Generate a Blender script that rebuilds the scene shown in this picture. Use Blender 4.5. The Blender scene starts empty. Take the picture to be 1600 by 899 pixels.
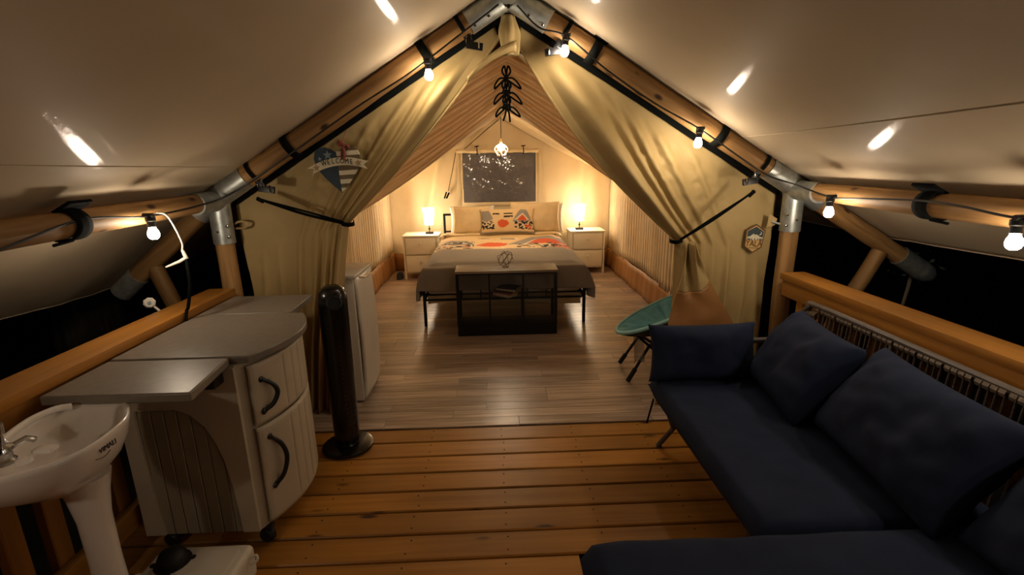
import bpy, bmesh, math, random
from mathutils import Vector, Matrix, noise
random.seed(7)
S = bpy.context.scene
COL = S.collection
PI = math.pi

# ------------------------------------------------------------------ camera, world, exposure
F_PX = 760.0; PITCH = 14.2; YAW = 2.0; ROLL = 0.95; CAM_H = 1.5
p_, y_, r_ = (math.radians(a) for a in (PITCH, YAW, ROLL))
fw = Vector((math.sin(y_)*math.cos(p_), math.cos(y_)*math.cos(p_), -math.sin(p_)))
rt = Vector((math.cos(y_), -math.sin(y_), 0)); up = rt.cross(fw)
rt2 = rt*math.cos(r_) - up*math.sin(r_); up2 = rt*math.sin(r_) + up*math.cos(r_)
cd = bpy.data.cameras.new('camera'); cam = bpy.data.objects.new('camera', cd); COL.objects.link(cam)
cd.sensor_width = 36; cd.lens = 36*F_PX/1600; cd.clip_start = .02; cd.clip_end = 200
M3 = Matrix((rt2, up2, -fw)).transposed()
cam.matrix_world = Matrix.Translation((0, 0, CAM_H)) @ M3.to_4x4()
S.camera = cam
W = bpy.data.worlds.new('night'); S.world = W; W.use_nodes = True
W.node_tree.nodes['Background'].inputs[0].default_value = (.012, .018, .03, 1)
W.node_tree.nodes['Background'].inputs[1].default_value = .04
S.view_settings.view_transform = 'Standard'; S.view_settings.look = 'None'
S.view_settings.exposure = 1.15; S.view_settings.gamma = 1; S.view_settings.use_curve_mapping = False
BULB = 95.0; SHADE = 15.0; PEND = 230.0
WARM = (1.0, .80, .56); BULBC = (1.0, .83, .63)

# ------------------------------------------------------------------ materials
def lin(r, g, b):
    f = lambda c: (c/255/12.92) if c/255 <= .04045 else ((c/255+.055)/1.055)**2.4
    return (f(r), f(g), f(b), 1)
def newmat(name):
    m = bpy.data.materials.new(name); m.use_nodes = True
    nt = m.node_tree; b = nt.nodes['Principled BSDF']
    return m, nt, b
def N(nt, t, **kw):
    n = nt.nodes.new(t)
    for k, v in kw.items():
        if k in n.inputs: n.inputs[k].default_value = v
        else: setattr(n, k, v)
    return n
def mapped(nt, src, scale):
    if src == 'pos': o = nt.nodes.new('ShaderNodeNewGeometry').outputs['Position']
    elif src == 'uv': o = nt.nodes.new('ShaderNodeTexCoord').outputs['UV']
    else: o = nt.nodes.new('ShaderNodeTexCoord').outputs['Object']
    mp = N(nt, 'ShaderNodeMapping'); mp.inputs['Scale'].default_value = scale
    nt.links.new(o, mp.inputs['Vector']); return mp
def ramp(nt, fac, stops):
    r = nt.nodes.new('ShaderNodeValToRGB'); e = r.color_ramp.elements
    while len(e) < len(stops): e.new(.5)
    for el, (p, c) in zip(e, stops): el.position = p; el.color = c
    nt.links.new(fac, r.inputs[0]); return r
def plain(name, c, rough=.5, metal=0, var=.12, scale=6, bump=0, bscale=60, coat=0, src='obj', sub=0, spec=.5, stretch=(1, 1, 1), trans=0, bd=.002):
    m, nt, b = newmat(name)
    mp = mapped(nt, src, tuple(scale*s for s in stretch))
    nz = N(nt, 'ShaderNodeTexNoise', Scale=1.0, Detail=4.0); nt.links.new(mp.outputs[0], nz.inputs['Vector'])
    lo = tuple(x*(1-var) for x in c[:3])+(1,); hi = tuple(min(1, x*(1+var)) for x in c[:3])+(1,)
    r = ramp(nt, nz.outputs['Fac'], [(.3, lo), (.7, hi)])
    nt.links.new(r.outputs[0], b.inputs['Base Color'])
    b.inputs['Roughness'].default_value = rough; b.inputs['Metallic'].default_value = metal
    b.inputs['Specular IOR Level'].default_value = spec
    if coat: b.inputs['Coat Weight'].default_value = coat; b.inputs['Coat Roughness'].default_value = .18
    if bump:
        mp2 = mapped(nt, src, (bscale*stretch[0], bscale*stretch[1], bscale*stretch[2]))
        n2 = N(nt, 'ShaderNodeTexNoise', Scale=1.0, Detail=3.0); nt.links.new(mp2.outputs[0], n2.inputs['Vector'])
        bp = N(nt, 'ShaderNodeBump', Strength=bump, Distance=bd); nt.links.new(n2.outputs['Fac'], bp.inputs['Height'])
        nt.links.new(bp.outputs[0], b.inputs['Normal'])
    if trans:
        t = N(nt, 'ShaderNodeBsdfTranslucent'); nt.links.new(r.outputs[0], t.inputs[0])
        mx = N(nt, 'ShaderNodeMixShader'); mx.inputs[0].default_value = trans
        out = nt.nodes['Material Output']
        nt.links.new(b.outputs[0], mx.inputs[1]); nt.links.new(t.outputs[0], mx.inputs[2]); nt.links.new(mx.outputs[0], out.inputs[0])
    return m
def wood(name, c1, c2, knot, rough=.45, src='uv', g=(22, 1.6, 1), kn=(3.2, 2.2, 1), spec=.4, blotch=.25, kth=.05):
    """uv: u across, v along the grain"""
    m, nt, b = newmat(name)
    oi = nt.nodes.new('ShaderNodeObjectInfo')
    def vec(scale):
        mp = mapped(nt, src, scale)
        ad = N(nt, 'ShaderNodeVectorMath', operation='ADD'); sc = N(nt, 'ShaderNodeVectorMath', operation='SCALE'); sc.inputs['Scale'].default_value = 1
        cb = N(nt, 'ShaderNodeCombineXYZ')
        mu = N(nt, 'ShaderNodeMath', operation='MULTIPLY'); mu.inputs[1].default_value = 37
        nt.links.new(oi.outputs['Random'], mu.inputs[0])
        for i in range(3): nt.links.new(mu.outputs[0], cb.inputs[i])
        nt.links.new(mp.outputs[0], ad.inputs[0]); nt.links.new(cb.outputs[0], ad.inputs[1]); return ad
    v1 = vec(g); nz = N(nt, 'ShaderNodeTexNoise', Scale=1.0, Detail=6.0, Distortion=.6); nt.links.new(v1.outputs[0], nz.inputs['Vector'])
    r = ramp(nt, nz.outputs['Fac'], [(.32, c1), (.68, c2)])
    v2 = vec(kn); vo = N(nt, 'ShaderNodeTexVoronoi', Scale=1.0); nt.links.new(v2.outputs[0], vo.inputs['Vector'])
    kr = ramp(nt, vo.outputs['Distance'], [(kth, (1, 1, 1, 1)), (kth*2.2, (0, 0, 0, 1))])
    mx = N(nt, 'ShaderNodeMix', data_type='RGBA'); mx.inputs[7].default_value = knot
    nt.links.new(kr.outputs[0], mx.inputs[0]); nt.links.new(r.outputs[0], mx.inputs[6])
    v3 = vec((2, .9, 1)); n3 = N(nt, 'ShaderNodeTexNoise', Scale=1.0, Detail=2.0); nt.links.new(v3.outputs[0], n3.inputs['Vector'])
    mr = N(nt, 'ShaderNodeMapRange'); mr.inputs['From Min'].default_value = .3; mr.inputs['From Max'].default_value = .7
    mr.inputs['To Min'].default_value = 1-blotch; mr.inputs['To Max'].default_value = 1+blotch*.6
    nt.links.new(n3.outputs['Fac'], mr.inputs['Value'])
    rr = N(nt, 'ShaderNodeMapRange'); rr.inputs['To Min'].default_value = .82; rr.inputs['To Max'].default_value = 1.15
    nt.links.new(oi.outputs['Random'], rr.inputs['Value'])
    mm = N(nt, 'ShaderNodeMath', operation='MULTIPLY'); nt.links.new(mr.outputs[0], mm.inputs[0]); nt.links.new(rr.outputs[0], mm.inputs[1])
    hs = N(nt, 'ShaderNodeHueSaturation'); nt.links.new(mm.outputs[0], hs.inputs['Value']); nt.links.new(mx.outputs[2], hs.inputs['Color'])
    nt.links.new(hs.outputs[0], b.inputs['Base Color'])
    bp = N(nt, 'ShaderNodeBump', Strength=.25, Distance=.002); nt.links.new(nz.outputs['Fac'], bp.inputs['Height']); nt.links.new(bp.outputs[0], b.inputs['Normal'])
    b.inputs['Roughness'].default_value = rough; b.inputs['Specular IOR Level'].default_value = spec
    return m
def emis(name, c, s, base=(.9, .85, .75, 1)):
    m, nt, b = newmat(name); b.inputs['Base Color'].default_value = base
    b.inputs['Emission Color'].default_value = tuple(c)+(1,); b.inputs['Emission Strength'].default_value = s
    return m
def painted(name, rough=.8, sheen=0):
    m, nt, b = newmat(name); a = nt.nodes.new('ShaderNodeVertexColor'); a.layer_name = 'Col'
    nt.links.new(a.outputs[0], b.inputs['Base Color']); b.inputs['Roughness'].default_value = rough
    mp = mapped(nt, 'pos', (14, 14, 14)); nz = N(nt, 'ShaderNodeTexNoise', Scale=1.0, Detail=2.0); nt.links.new(mp.outputs[0], nz.inputs['Vector'])
    bp = N(nt, 'ShaderNodeBump', Strength=.35, Distance=.01); nt.links.new(nz.outputs['Fac'], bp.inputs['Height']); nt.links.new(bp.outputs[0], b.inputs['Normal'])
    return m
def glass(name, c=(1, 1, 1, 1), rough=.05, alpha=.25):
    m, nt, b = newmat(name); b.inputs['Base Color'].default_value = c; b.inputs['Roughness'].default_value = rough
    b.inputs['Alpha'].default_value = alpha; return m

MT = {}
MT['deck'] = wood('deck_wood', (.34, .142, .020, 1), (.45, .205, .036, 1), (.05, .015, .005, 1), rough=.38, g=(30, 1.4, 1), kn=(8, 2.6, 1), kth=.06, blotch=.35)
MT['rail'] = wood('rail_wood', (.31, .125, .018, 1), (.42, .18, .03, 1), (.12, .04, .01, 1), rough=.4, g=(24, 1.2, 1), kn=(6, 1.7, 1), kth=.035)
MT['log'] = wood('pine_log', (.20, .10, .032, 1), (.40, .225, .085, 1), (.05, .02, .008, 1), rough=.6, g=(22, 1.8, 1), kn=(9, 4.5, 1), kth=.07, blotch=.4, spec=.25)
MT['lam'] = wood('laminate_print', (.22, .15, .105, 1), (.52, .40, .31, 1), (.12, .07, .045, 1), rough=.3, g=(60, 2.2, 1), kn=(2, 1, 1), kth=.02, blotch=.25)
MT['steel'] = plain('galvanised_steel', lin(168, 172, 168), .42, .75, .22, 25, .1, 80)
MT['chrome'] = plain('chrome', lin(190, 190, 190), .12, 1, .05)
MT['blackmetal'] = plain('black_metal', lin(20, 20, 22), .4, .3, .2, 20)
MT['webbing'] = plain('black_webbing', lin(12, 14, 13), .9, 0, .25, 60, .5, 300, spec=.08)
MT['cable'] = plain('black_cable', lin(14, 14, 14), .5, 0, .1)
def fly_mat():
    m = plain('roof_fly_vinyl', lin(186, 169, 143), .6, 0, .09, 1.2, .12, 7, src='pos', spec=.12, bd=.012)
    nt = m.node_tree; b = nt.nodes['Principled BSDF']; b.inputs['Coat Weight'].default_value = .30; b.inputs['Coat Roughness'].default_value = .07
    mp = mapped(nt, 'pos', (22, 160, 22)); n2 = N(nt, 'ShaderNodeTexNoise', Scale=1.0, Detail=3.0, Roughness=.7); nt.links.new(mp.outputs[0], n2.inputs['Vector'])
    bp = N(nt, 'ShaderNodeBump', Strength=.3, Distance=.0012); nt.links.new(n2.outputs['Fac'], bp.inputs['Height']); nt.links.new(bp.outputs[0], b.inputs['Coat Normal'])
    return m
MT['fly'] = fly_mat()
MT['canvas'] = plain('olive_canvas', lin(178, 153, 102), .62, 0, .10, 3, .25, 26, src='pos', spec=.35, bd=.006, trans=.04)
MT['tanflap'] = plain('tan_ground_flap', lin(152, 106, 58), .55, 0, .1, 4, .2, 20, src='pos', bd=.005)
MT['inner'] = plain('inner_canvas', lin(212, 190, 150), .55, 0, .08, 2.2, .3, 9, src='pos', bd=.015, spec=.4)
MT['pleat'] = plain('cream_pleated_cloth', lin(224, 200, 160), .8, 0, .1, 5, .3, 30, src='pos', bd=.006, trans=.1)
MT['peach'] = plain('peach_sheer_cloth', lin(240, 208, 162), .8, 0, .04, 5, .1, 20, src='pos', bd=.003, trans=.6)
MT['sod'] = plain('tan_sod_band', lin(164, 116, 66), .55, 0, .1, 3, .2, 15, src='pos', bd=.005)
MT['navy'] = plain('navy_cushion_fabric', lin(30, 39, 61), .92, 0, .16, 9, .5, 420, spec=.2, bd=.001)
MT['rope'] = plain('grey_brown_rope', lin(120, 106, 92), .85, 0, .35, 120, .6, 300)
MT['tube'] = plain('grey_brown_tube', lin(92, 84, 78), .5, .2, .15, 20)
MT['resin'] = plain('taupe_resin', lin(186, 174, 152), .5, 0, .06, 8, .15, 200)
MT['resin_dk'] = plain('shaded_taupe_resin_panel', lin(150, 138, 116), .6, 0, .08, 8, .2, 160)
MT['counter'] = plain('grey_counter', lin(120, 111, 100), .38, 0, .10, 30, .25, 160, bd=.001)
MT['handle'] = plain('bronze_handle', lin(30, 27, 25), .4, .2, .1)
MT['rubber'] = plain('black_rubber', lin(16, 16, 17), .6)
MT['blackplastic'] = plain('gloss_black_plastic', lin(12, 12, 13), .22, 0, .1)
MT['grille'] = plain('black_grille', lin(6, 6, 7), .7)
MT['ceramic'] = plain('white_ceramic', lin(224, 216, 208), .18, 0, .03, coat=.4)
MT['whiteplastic'] = plain('white_plastic', lin(206, 198, 184), .45, 0, .04)
MT['fridge'] = plain('white_enamel', lin(214, 206, 190), .35, 0, .03)
MT['furn'] = plain('white_furniture_paint', lin(234, 224, 204), .4, 0, .04)
MT['glasspane'] = glass('smoked_shelf_glass', (.03, .035, .035, 1), .05, .16)
MT['vinylwin'] = plain('grey_window_vinyl', lin(98, 94, 96), .08, 0, .06, 4, .75, 8, src='pos', bd=.03, spec=.5)
MT['cream'] = plain('cream_bed_linen', lin(232, 208, 164), .85, 0, .06, 10, .3, 20, bd=.006)
MT['white'] = plain('white_bed_linen', lin(240, 236, 226), .8, 0, .04, 10, .3, 20, bd=.006)
MT['print'] = painted('mountain_print_fabric', .85)
MT['flat'] = painted('printed_paint', .6)
MT['teal'] = plain('teal_quilted_fabric', lin(78, 150, 166), .75, 0, .15, 14, .3, 60, bd=.003)
MT['teal_lt'] = plain('pale_teal_piping', lin(140, 196, 200), .7)
MT['greycloth'] = plain('dark_grey_cloth', lin(48, 50, 52), .9)
MT['mesh'] = glass('grey_mesh_pocket', (.3, .3, .3, 1), .9, .35)
MT['bark'] = plain('dark_bark', lin(140, 126, 106), .95, 0, .5, 8, .8, 14, stretch=(1, 1, .15), bd=.05)
MT['soil'] = plain('dark_soil', lin(30, 27, 22), 1, 0, .5, 3)
MT['leaf'] = plain('dark_green_leaf', lin(60, 76, 58), .7, 0, .3, 9)
MT['signnavy'] = plain('navy_sign_paint', lin(30, 50, 66), .6, 0, .15, 30)
MT['signwhite'] = plain('offwhite_sign_paint', lin(214, 204, 176), .6, 0, .08, 30)
MT['signbrown'] = plain('brown_sign_paint', lin(98, 82, 56), .6, 0, .15, 30)
MT['signtan'] = plain('tan_sign_paint', lin(164, 134, 92), .6, 0, .1, 30)
MT['signblue'] = plain('pale_blue_sign_paint', lin(122, 142, 150), .6)
MT['ink'] = plain('dark_ink', lin(22, 20, 20), .6)
MT['patchbrown'] = plain('patch_brown', lin(92, 58, 20), .6)
MT['patchtan'] = plain('patch_tan', lin(206, 168, 102), .6)
MT['patchteal'] = plain('patch_dark_teal', lin(44, 62, 66), .6)
MT['bulb'] = emis('string_bulb_glow', BULBC, BULB)
MT['shade'] = emis('lamp_shade_glow', WARM, SHADE)
MT['pend'] = emis('pendant_bulb_glow', WARM, PEND)
MT['gold'] = plain('warm_white_wire', lin(226, 200, 160), .4, .2)
MT['copper'] = plain('antique_bronze_wire', lin(90, 74, 56), .4, .7)
MT['redbrown'] = plain('red_brown_book_cover', lin(128, 58, 40), .6)
MT['paper'] = plain('book_paper', lin(196, 176, 150), .8)
MT['dkbook'] = plain('dark_book_cover', lin(38, 34, 38), .5)

# ------------------------------------------------------------------ builders
ORG = {}
def link(o): COL.objects.link(o); return o
def thing(name, label, cat, loc=(0, 0, 0), group=None, rz=0, world=False):
    o = link(bpy.data.objects.new(name, None)); o.empty_display_size = .1
    o.location = loc; o.rotation_euler = (0, 0, rz)
    o['label'] = label; o['category'] = cat
    if group: o['group'] = group
    if world: ORG[o.name] = Vector(loc)
    return o
def tag(o, label, cat, group=None):
    o['label'] = label; o['category'] = cat
    if group: o['group'] = group
    return o
def copytree(o, parent=None):
    c = o.copy(); link(c)
    if parent: c.parent = parent; c.matrix_parent_inverse.identity()
    for ch in list(o.children): copytree(ch, c)
    return c
def frames(pts):
    n = len(pts); T = []
    for i in range(n):
        a = pts[max(0, i-1)]; b = pts[min(n-1, i+1)]; t = (b-a)
        T.append(t.normalized() if t.length > 1e-9 else Vector((0, 0, 1)))
    u = T[0].cross(Vector((0, 0, 1)))
    if u.length < 1e-3: u = Vector((1, 0, 0))
    u.normalize(); out = []
    for t in T:
        u = (u - t*u.dot(t))
        if u.length < 1e-6: u = t.orthogonal()
        u.normalize(); out.append((t, u, t.cross(u)))
    return out
class MB:
    def __init__(s): s.bm = bmesh.new(); s.uv = s.bm.loops.layers.uv.new('UVMap')
    def box(s, c, d, bev=0, rot=None, seg=2):
        m = Matrix.Translation(c)
        if rot is not None: m = m @ rot.to_4x4()
        tb = bmesh.new(); uvl = tb.loops.layers.uv.new('UVMap')
        bmesh.ops.create_cube(tb, size=1, matrix=Matrix.Diagonal((d[0], d[1], d[2], 1)))
        if bev: bmesh.ops.bevel(tb, geom=list(tb.edges), offset=bev, segments=seg, profile=.6, affect='EDGES')
        ax = max(range(3), key=lambda i: d[i]); oth = [i for i in range(3) if i != ax]
        tb.normal_update()
        for f in tb.faces:
            k = max(range(3), key=lambda i: abs(f.normal[i]))
            if k == ax: a, b_ = oth
            else: a = [i for i in oth if i != k][0]; b_ = ax
            for l in f.loops: l[uvl].uv = (l.vert.co[a] + .37*k, l.vert.co[b_])
        bmesh.ops.transform(tb, matrix=m, verts=tb.verts)
        me = bpy.data.meshes.new('t'); tb.to_mesh(me); tb.free(); s.bm.from_mesh(me); bpy.data.meshes.remove(me); return s
    def tube(s, pts, r, seg=8, cap=True, closed=False):
        pts = [Vector(p) for p in pts]; n = len(pts)
        if closed: pts = pts + [pts[0], pts[1]]; n += 2
        fr = frames(pts); rings = []; L = 0; Ls = []
        for i, (p, (t, u, v)) in enumerate(zip(pts, fr)):
            if i: L += (p-pts[i-1]).length
            Ls.append(L); rr = r[i] if isinstance(r, (list, tuple)) else r
            rings.append([s.bm.verts.new(p + u*math.cos(a)*rr + v*math.sin(a)*rr) for a in (2*PI*k/seg for k in range(seg))])
        rm = r[0] if isinstance(r, (list, tuple)) else r
        for i in range(n-1):
            for k in range(seg):
                f = s.bm.faces.new((rings[i][k], rings[i][(k+1) % seg], rings[i+1][(k+1) % seg], rings[i+1][k]))
                for l, (a, b_) in zip(f.loops, ((k, i), (k+1, i), (k+1, i+1), (k, i+1))): l[s.uv].uv = (a/seg*2*PI*max(rm, .01), Ls[b_])
        if cap and not closed:
            s.bm.faces.new(rings[0][::-1]); s.bm.faces.new(rings[-1])
        return s
    def lathe(s, prof, c=(0, 0, 0), seg=20, axis=None, sx=1, sy=1):
        """prof: list of (r, z)"""
        R_ = Matrix.Identity(3) if axis is None else Vector((0, 0, 1)).rotation_difference(Vector(axis)).to_matrix()
        c = Vector(c); rings = []
        for r, z in prof:
            rings.append([s.bm.verts.new(c + R_ @ Vector((r*sx*math.cos(2*PI*k/seg), r*sy*math.sin(2*PI*k/seg), z))) for k in range(seg)])
        for i in range(len(prof)-1):
            for k in range(seg):
                s.bm.faces.new((rings[i][k], rings[i][(k+1) % seg], rings[i+1][(k+1) % seg], rings[i+1][k]))
        if prof[0][0] > 1e-6: s.bm.faces.new(rings[0][::-1])
        if prof[-1][0] > 1e-6: s.bm.faces.new(rings[-1])
        return s
    def prism(s, pts, M, d):
        """2-D outline pts extruded by d along local z, placed by matrix M"""
        a = [s.bm.verts.new(M @ Vector((x, y, 0))) for x, y in pts]; b_ = [s.bm.verts.new(M @ Vector((x, y, d))) for x, y in pts]
        n = len(pts); s.bm.faces.new(a[::-1]); s.bm.faces.new(b_)
        for i in range(n): s.bm.faces.new((a[i], a[(i+1) % n], b_[(i+1) % n], b_[i]))
        return s
    def grid(s, fn, nu, nv, keep=None, closeu=False):
        V = [[s.bm.verts.new(fn(i/nu, j/nv)) for j in range(nv+1)] for i in range(nu+1)]
        for i in range(nu):
            for j in range(nv):
                if keep and not keep((i+.5)/nu, (j+.5)/nv): continue
                f = s.bm.faces.new((V[i][j], V[i+1][j], V[i+1][j+1], V[i][j+1]))
                for l, (a, b_) in zip(f.loops, ((i, j), (i+1, j), (i+1, j+1), (i, j+1))): l[s.uv].uv = (a/nu, b_/nv)
        return s
    def mesh(s, name, mat, sharp=.6, weld=True):
        bm = s.bm
        bmesh.ops.delete(bm, geom=[v for v in bm.verts if not v.link_faces], context='VERTS')
        if weld: bmesh.ops.remove_doubles(bm, verts=bm.verts, dist=1e-5)
        bmesh.ops.recalc_face_normals(bm, faces=bm.faces)
        for f in bm.faces: f.smooth = True
        for e in bm.edges:
            if len(e.link_faces) == 2 and e.calc_face_angle(0) > sharp: e.smooth = False
        me = bpy.data.meshes.new(name); bm.to_mesh(me); bm.free()
        if mat: me.materials.append(MT[mat] if isinstance(mat, str) else mat)
        return me
    def build(s, name, mat, parent=None, sharp=.6, solid=0, origin=None, weld=True, sub=0):
        me = s.mesh(name, mat, sharp, weld); o = link(bpy.data.objects.new(name, me))
        if parent is not None:
            root = parent
            while root.parent: root = root.parent
            if root.name in ORG: me.transform(Matrix.Translation(-ORG[root.name]))
            o.parent = parent
        else:
            if origin is None:
                xs = [v.co for v in me.vertices]
                origin = Vector(((min(v.x for v in xs)+max(v.x for v in xs))/2, (min(v.y for v in xs)+max(v.y for v in xs))/2, min(v.z for v in xs)))
            me.transform(Matrix.Translation(-Vector(origin))); o.location = origin
        if sub: md = o.modifiers.new('sub', 'SUBSURF'); md.levels = sub; md.render_levels = sub
        if solid: md = o.modifiers.new('solid', 'SOLIDIFY'); md.thickness = solid; md.offset = 0
        return o
def struct(o): o['kind'] = 'structure'; return o
def text_mesh(txt, size, M, name, mat, parent, ext=.001, shear=0, space=1):
    c = bpy.data.curves.new('txt', 'FONT'); c.body = txt; c.size = size; c.extrude = ext; c.align_x = 'CENTER'; c.align_y = 'CENTER'; c.shear = shear; c.space_character = space
    t = bpy.data.objects.new('txt', c); link(t); dg = bpy.context.evaluated_depsgraph_get()
    me = bpy.data.meshes.new_from_object(t.evaluated_get(dg)); bpy.data.objects.remove(t); bpy.data.curves.remove(c)
    me.transform(M); me.materials.clear(); me.materials.append(MT[mat])
    root = parent
    while root.parent: root = root.parent
    if root.name in ORG: me.transform(Matrix.Translation(-ORG[root.name]))
    o = link(bpy.data.objects.new(name, me)); o.parent = parent; return o
def lerp(a, b, t): return a+(b-a)*t
def sst(a, b, x):
    t = max(0, min(1, (x-a)/(b-a))); return t*t*(3-2*t)
def nz(x, y, z=0): return noise.noise(Vector((x, y, z)))
def bez(pts, n=12):
    """catmull-rom through points"""
    P = [Vector(p) for p in pts]; P = [2*P[0]-P[1]]+P+[2*P[-1]-P[-2]]; out = []
    for i in range(1, len(P)-2):
        for k in range(n):
            t = k/n; a, b, c, d = P[i-1:i+3]
            out.append(.5*((2*b)+(c-a)*t+(2*a-5*b+4*c-d)*t*t+(3*b-a-3*c+d)*t**3))
    out.append(P[-2]); return out
def star(r, n=5, k=.42, rot=PI/2):
    return [((r if i % 2 == 0 else r*k)*math.cos(rot+i*PI/n), (r if i % 2 == 0 else r*k)*math.sin(rot+i*PI/n)) for i in range(2*n)]

# frame geometry
XC = .10; XL = -1.50; XR = 1.71; YF = 2.75; ZE = 1.355; ZR = 2.335
SLL = (ZR-ZE)/(XC-XL); SLR = (ZR-ZE)/(XR-XC)
YB = 7.1
def zraf(x): return ZR - (SLL*(XC-x) if x < XC else SLR*(x-XC))

# ------------------------------------------------------------------ SETTING
g = MB(); g.grid(lambda u, v: Vector((lerp(-14, 14, u), lerp(-6, 20, v), -.55+.05*nz(u*9, v*9))), 40, 40)
struct(g.build('ground', 'soil'))
fl = MB()
for k in range(9): fl.box((lerp(-1.5, 1.7, k/8), .9, -.12), (.045, 4.4, .16))
fl.box((.1, 5.0, -.06), (3.5, 4.7, .07))
floor = struct(fl.build('floor', 'soil', origin=(0, 0, 0)))
pitch = .1415; bw = .132
db = MB().box((0, 0, 0), (3.42, bw, .036), .005, seg=1).mesh('deck_board', 'deck')
y = 2.59 - bw/2 - .003; k = 0
while y > -1.2:
    o = link(bpy.data.objects.new('deck_board', db)); o.parent = floor; o.location = (.1+random.uniform(-.01, .01), y, -.019); y -= pitch; k += 1
# nail heads, as one part
nm = MB()
yy = 2.59 - bw/2 - .003
while yy > -.2:
    for xx in (-1.18, -.78, -.38, .02, .42, .82, 1.22):
        for dy in (-.035, .035): nm.lathe([(.0035, -.001), (.0035, .0008)], (xx+random.uniform(-.008, .008), yy+dy, .0), 6)
    yy -= pitch
o = nm.build('nail_heads', 'rubber', floor); o['kind'] = 'stuff'
# laminate planks
rw = .0955; lms = [MB().box((0, 0, 0), (L, rw-.0015, .012), .0012, seg=1).mesh('laminate_plank', 'lam') for L in (.60, .80, 1.00, 1.2)]
Ls_ = (.60, .80, 1.00, 1.2)
y = 2.592 + rw/2
while y < YB:
    x = -1.48
    while x < 1.70:
        i = random.randrange(4); L = Ls_[i]
        if x == -1.48 and random.random() < .6: i = random.randrange(2); L = Ls_[i]
        if x+L > 1.74:
            L = 1.72-x
            if L < .05: break
            o = link(bpy.data.objects.new('laminate_plank', lms[3])); o.scale = (L/1.2, 1, 1)
        else: o = link(bpy.data.objects.new('laminate_plank', lms[i]))
        o.parent = floor; o.location = (x+L/2, y, .001); x += L+.0012
    y += rw

# tent walls
def wallgrid(fn, nu, nv, name, mat): return struct(MB().grid(fn, nu, nv).build(name, mat, solid=.004))
def pleat(Y, z, sgn):
    a = .007*math.sin(Y*2*PI/.085+1.3*math.sin(Y*5)) + .003*math.sin(Y*2*PI/.043+z*1.2)+.02*math.sin(Y*3.1)
    return a*sst(0, .25, abs(1.34-z))
for nm_, X, sg in (('wall_left', XL+.01, 1), ('wall_right', XR-.01, -1)):
    w = wallgrid(lambda u, v: Vector((X + sg*pleat(lerp(2.98, YB, u), lerp(.26, 1.34, v), sg), lerp(2.98, YB, u), lerp(.26, 1.34, v))), 420, 10, nm_, 'pleat')
    b = MB().grid(lambda u, v: Vector((X + sg*(.015+.007*math.sin(lerp(2.98, YB, u)*9)+.004*math.sin(lerp(2.98, YB, u)*34)+.02*(1-v)), lerp(2.98, YB, u), lerp(.003, .285, v))), 120, 4)
    o = b.build('ground_flap', 'sod', None, solid=.004, origin=w.location); o.parent = w; o.location = (0, 0, 0)
RIZ = 2.15
def ceil_z(x): return RIZ - (abs(x-XC)/1.6)*(RIZ-1.33)
def wb(u, v):
    x = lerp(XL, XR, u); z = lerp(0, ceil_z(x), v)
    d = .02*math.sin(x*6+1)+.012*math.sin(x*17+z*2.0)*sst(.45, 1.2, abs(x-XC)) + .01*nz(x*6, z*3)
    d += .03*math.exp(-((x+1.15-.25*z)/.05)**2)+.03*math.exp(-((x-1.2-.05*z)/.06)**2)
    return Vector((x, YB-d, z))
wall_back = struct(MB().grid(wb, 120, 40).build('wall_back', 'inner', solid=.004))
def band(x0, x1):
    o = MB().grid(lambda u, v: Vector((lerp(x0, x1, u), YB-.055-.01*math.sin(u*20), lerp(.003, .27, v))), 40, 3).build('ground_flap', 'sod', None, solid=.004, origin=wall_back.location)
    o.parent = wall_back; o.location = (0, 0, 0)
band(XL+.03, XR-.03)
# seams and straps on the back wall
sm = MB()
sm.tube(bez([(-.47, YB-.06, 1.68), (-.50, YB-.07, 1.2), (-.62, YB-.07, .75)]), .006, 5)
sm.tube(bez([(.68, YB-.06, 1.66), (.70, YB-.07, 1.2), (.80, YB-.07, .75)]), .006, 5)
o = sm.build('wall_seam', 'inner', None, origin=wall_back.location); o.parent = wall_back; o.location = (0, 0, 0)
rp = MB().tube(bez([(-.50, YB-.1, 1.68), (-.56, YB-.12, 1.42), (-.63, YB-.1, 1.15)]), .005, 5).tube([(-.62, YB-.1, 1.13), (-.66, YB-.1, 1.05)], .014, 6)
rp.tube([(-.655, YB-.1, 1.14), (-.69, YB-.1, 1.05)], .012, 6)
tag(rp.build('tie_rope', 'webbing'), 'thin dark cord with two toggles hanging on the canvas wall right of the left lamp', 'cord')
rp = MB().tube(bez([(.09, YB-.5, 2.06), (-.1, YB-.3, 1.93), (-.38, YB-.07, 1.72)]), .006, 5)
tag(rp.build('ridge_cord', 'copper'), 'dark cord running from the ridge down to the left end of the rolled window flap', 'cord')
# inner ceiling
def cg(sgn):
    def f(u, v):
        Y = lerp(2.98, YB, u); x = XC + sgn*v*1.605
        sag = .035*math.sin(v*PI)*(1-.5*math.exp(-((Y-5)/.8)**2)) + .012*math.sin(Y*2*PI/.33)*math.sin(v*PI)*.8 + .006*nz(Y*6, x*3)
        return Vector((x, Y, ceil_z(x)-sag))
    return f
cl = MB().grid(cg(-1), 110, 20).grid(cg(1), 110, 20)
struct(cl.build('ceiling', 'inner', solid=.004))
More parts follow.
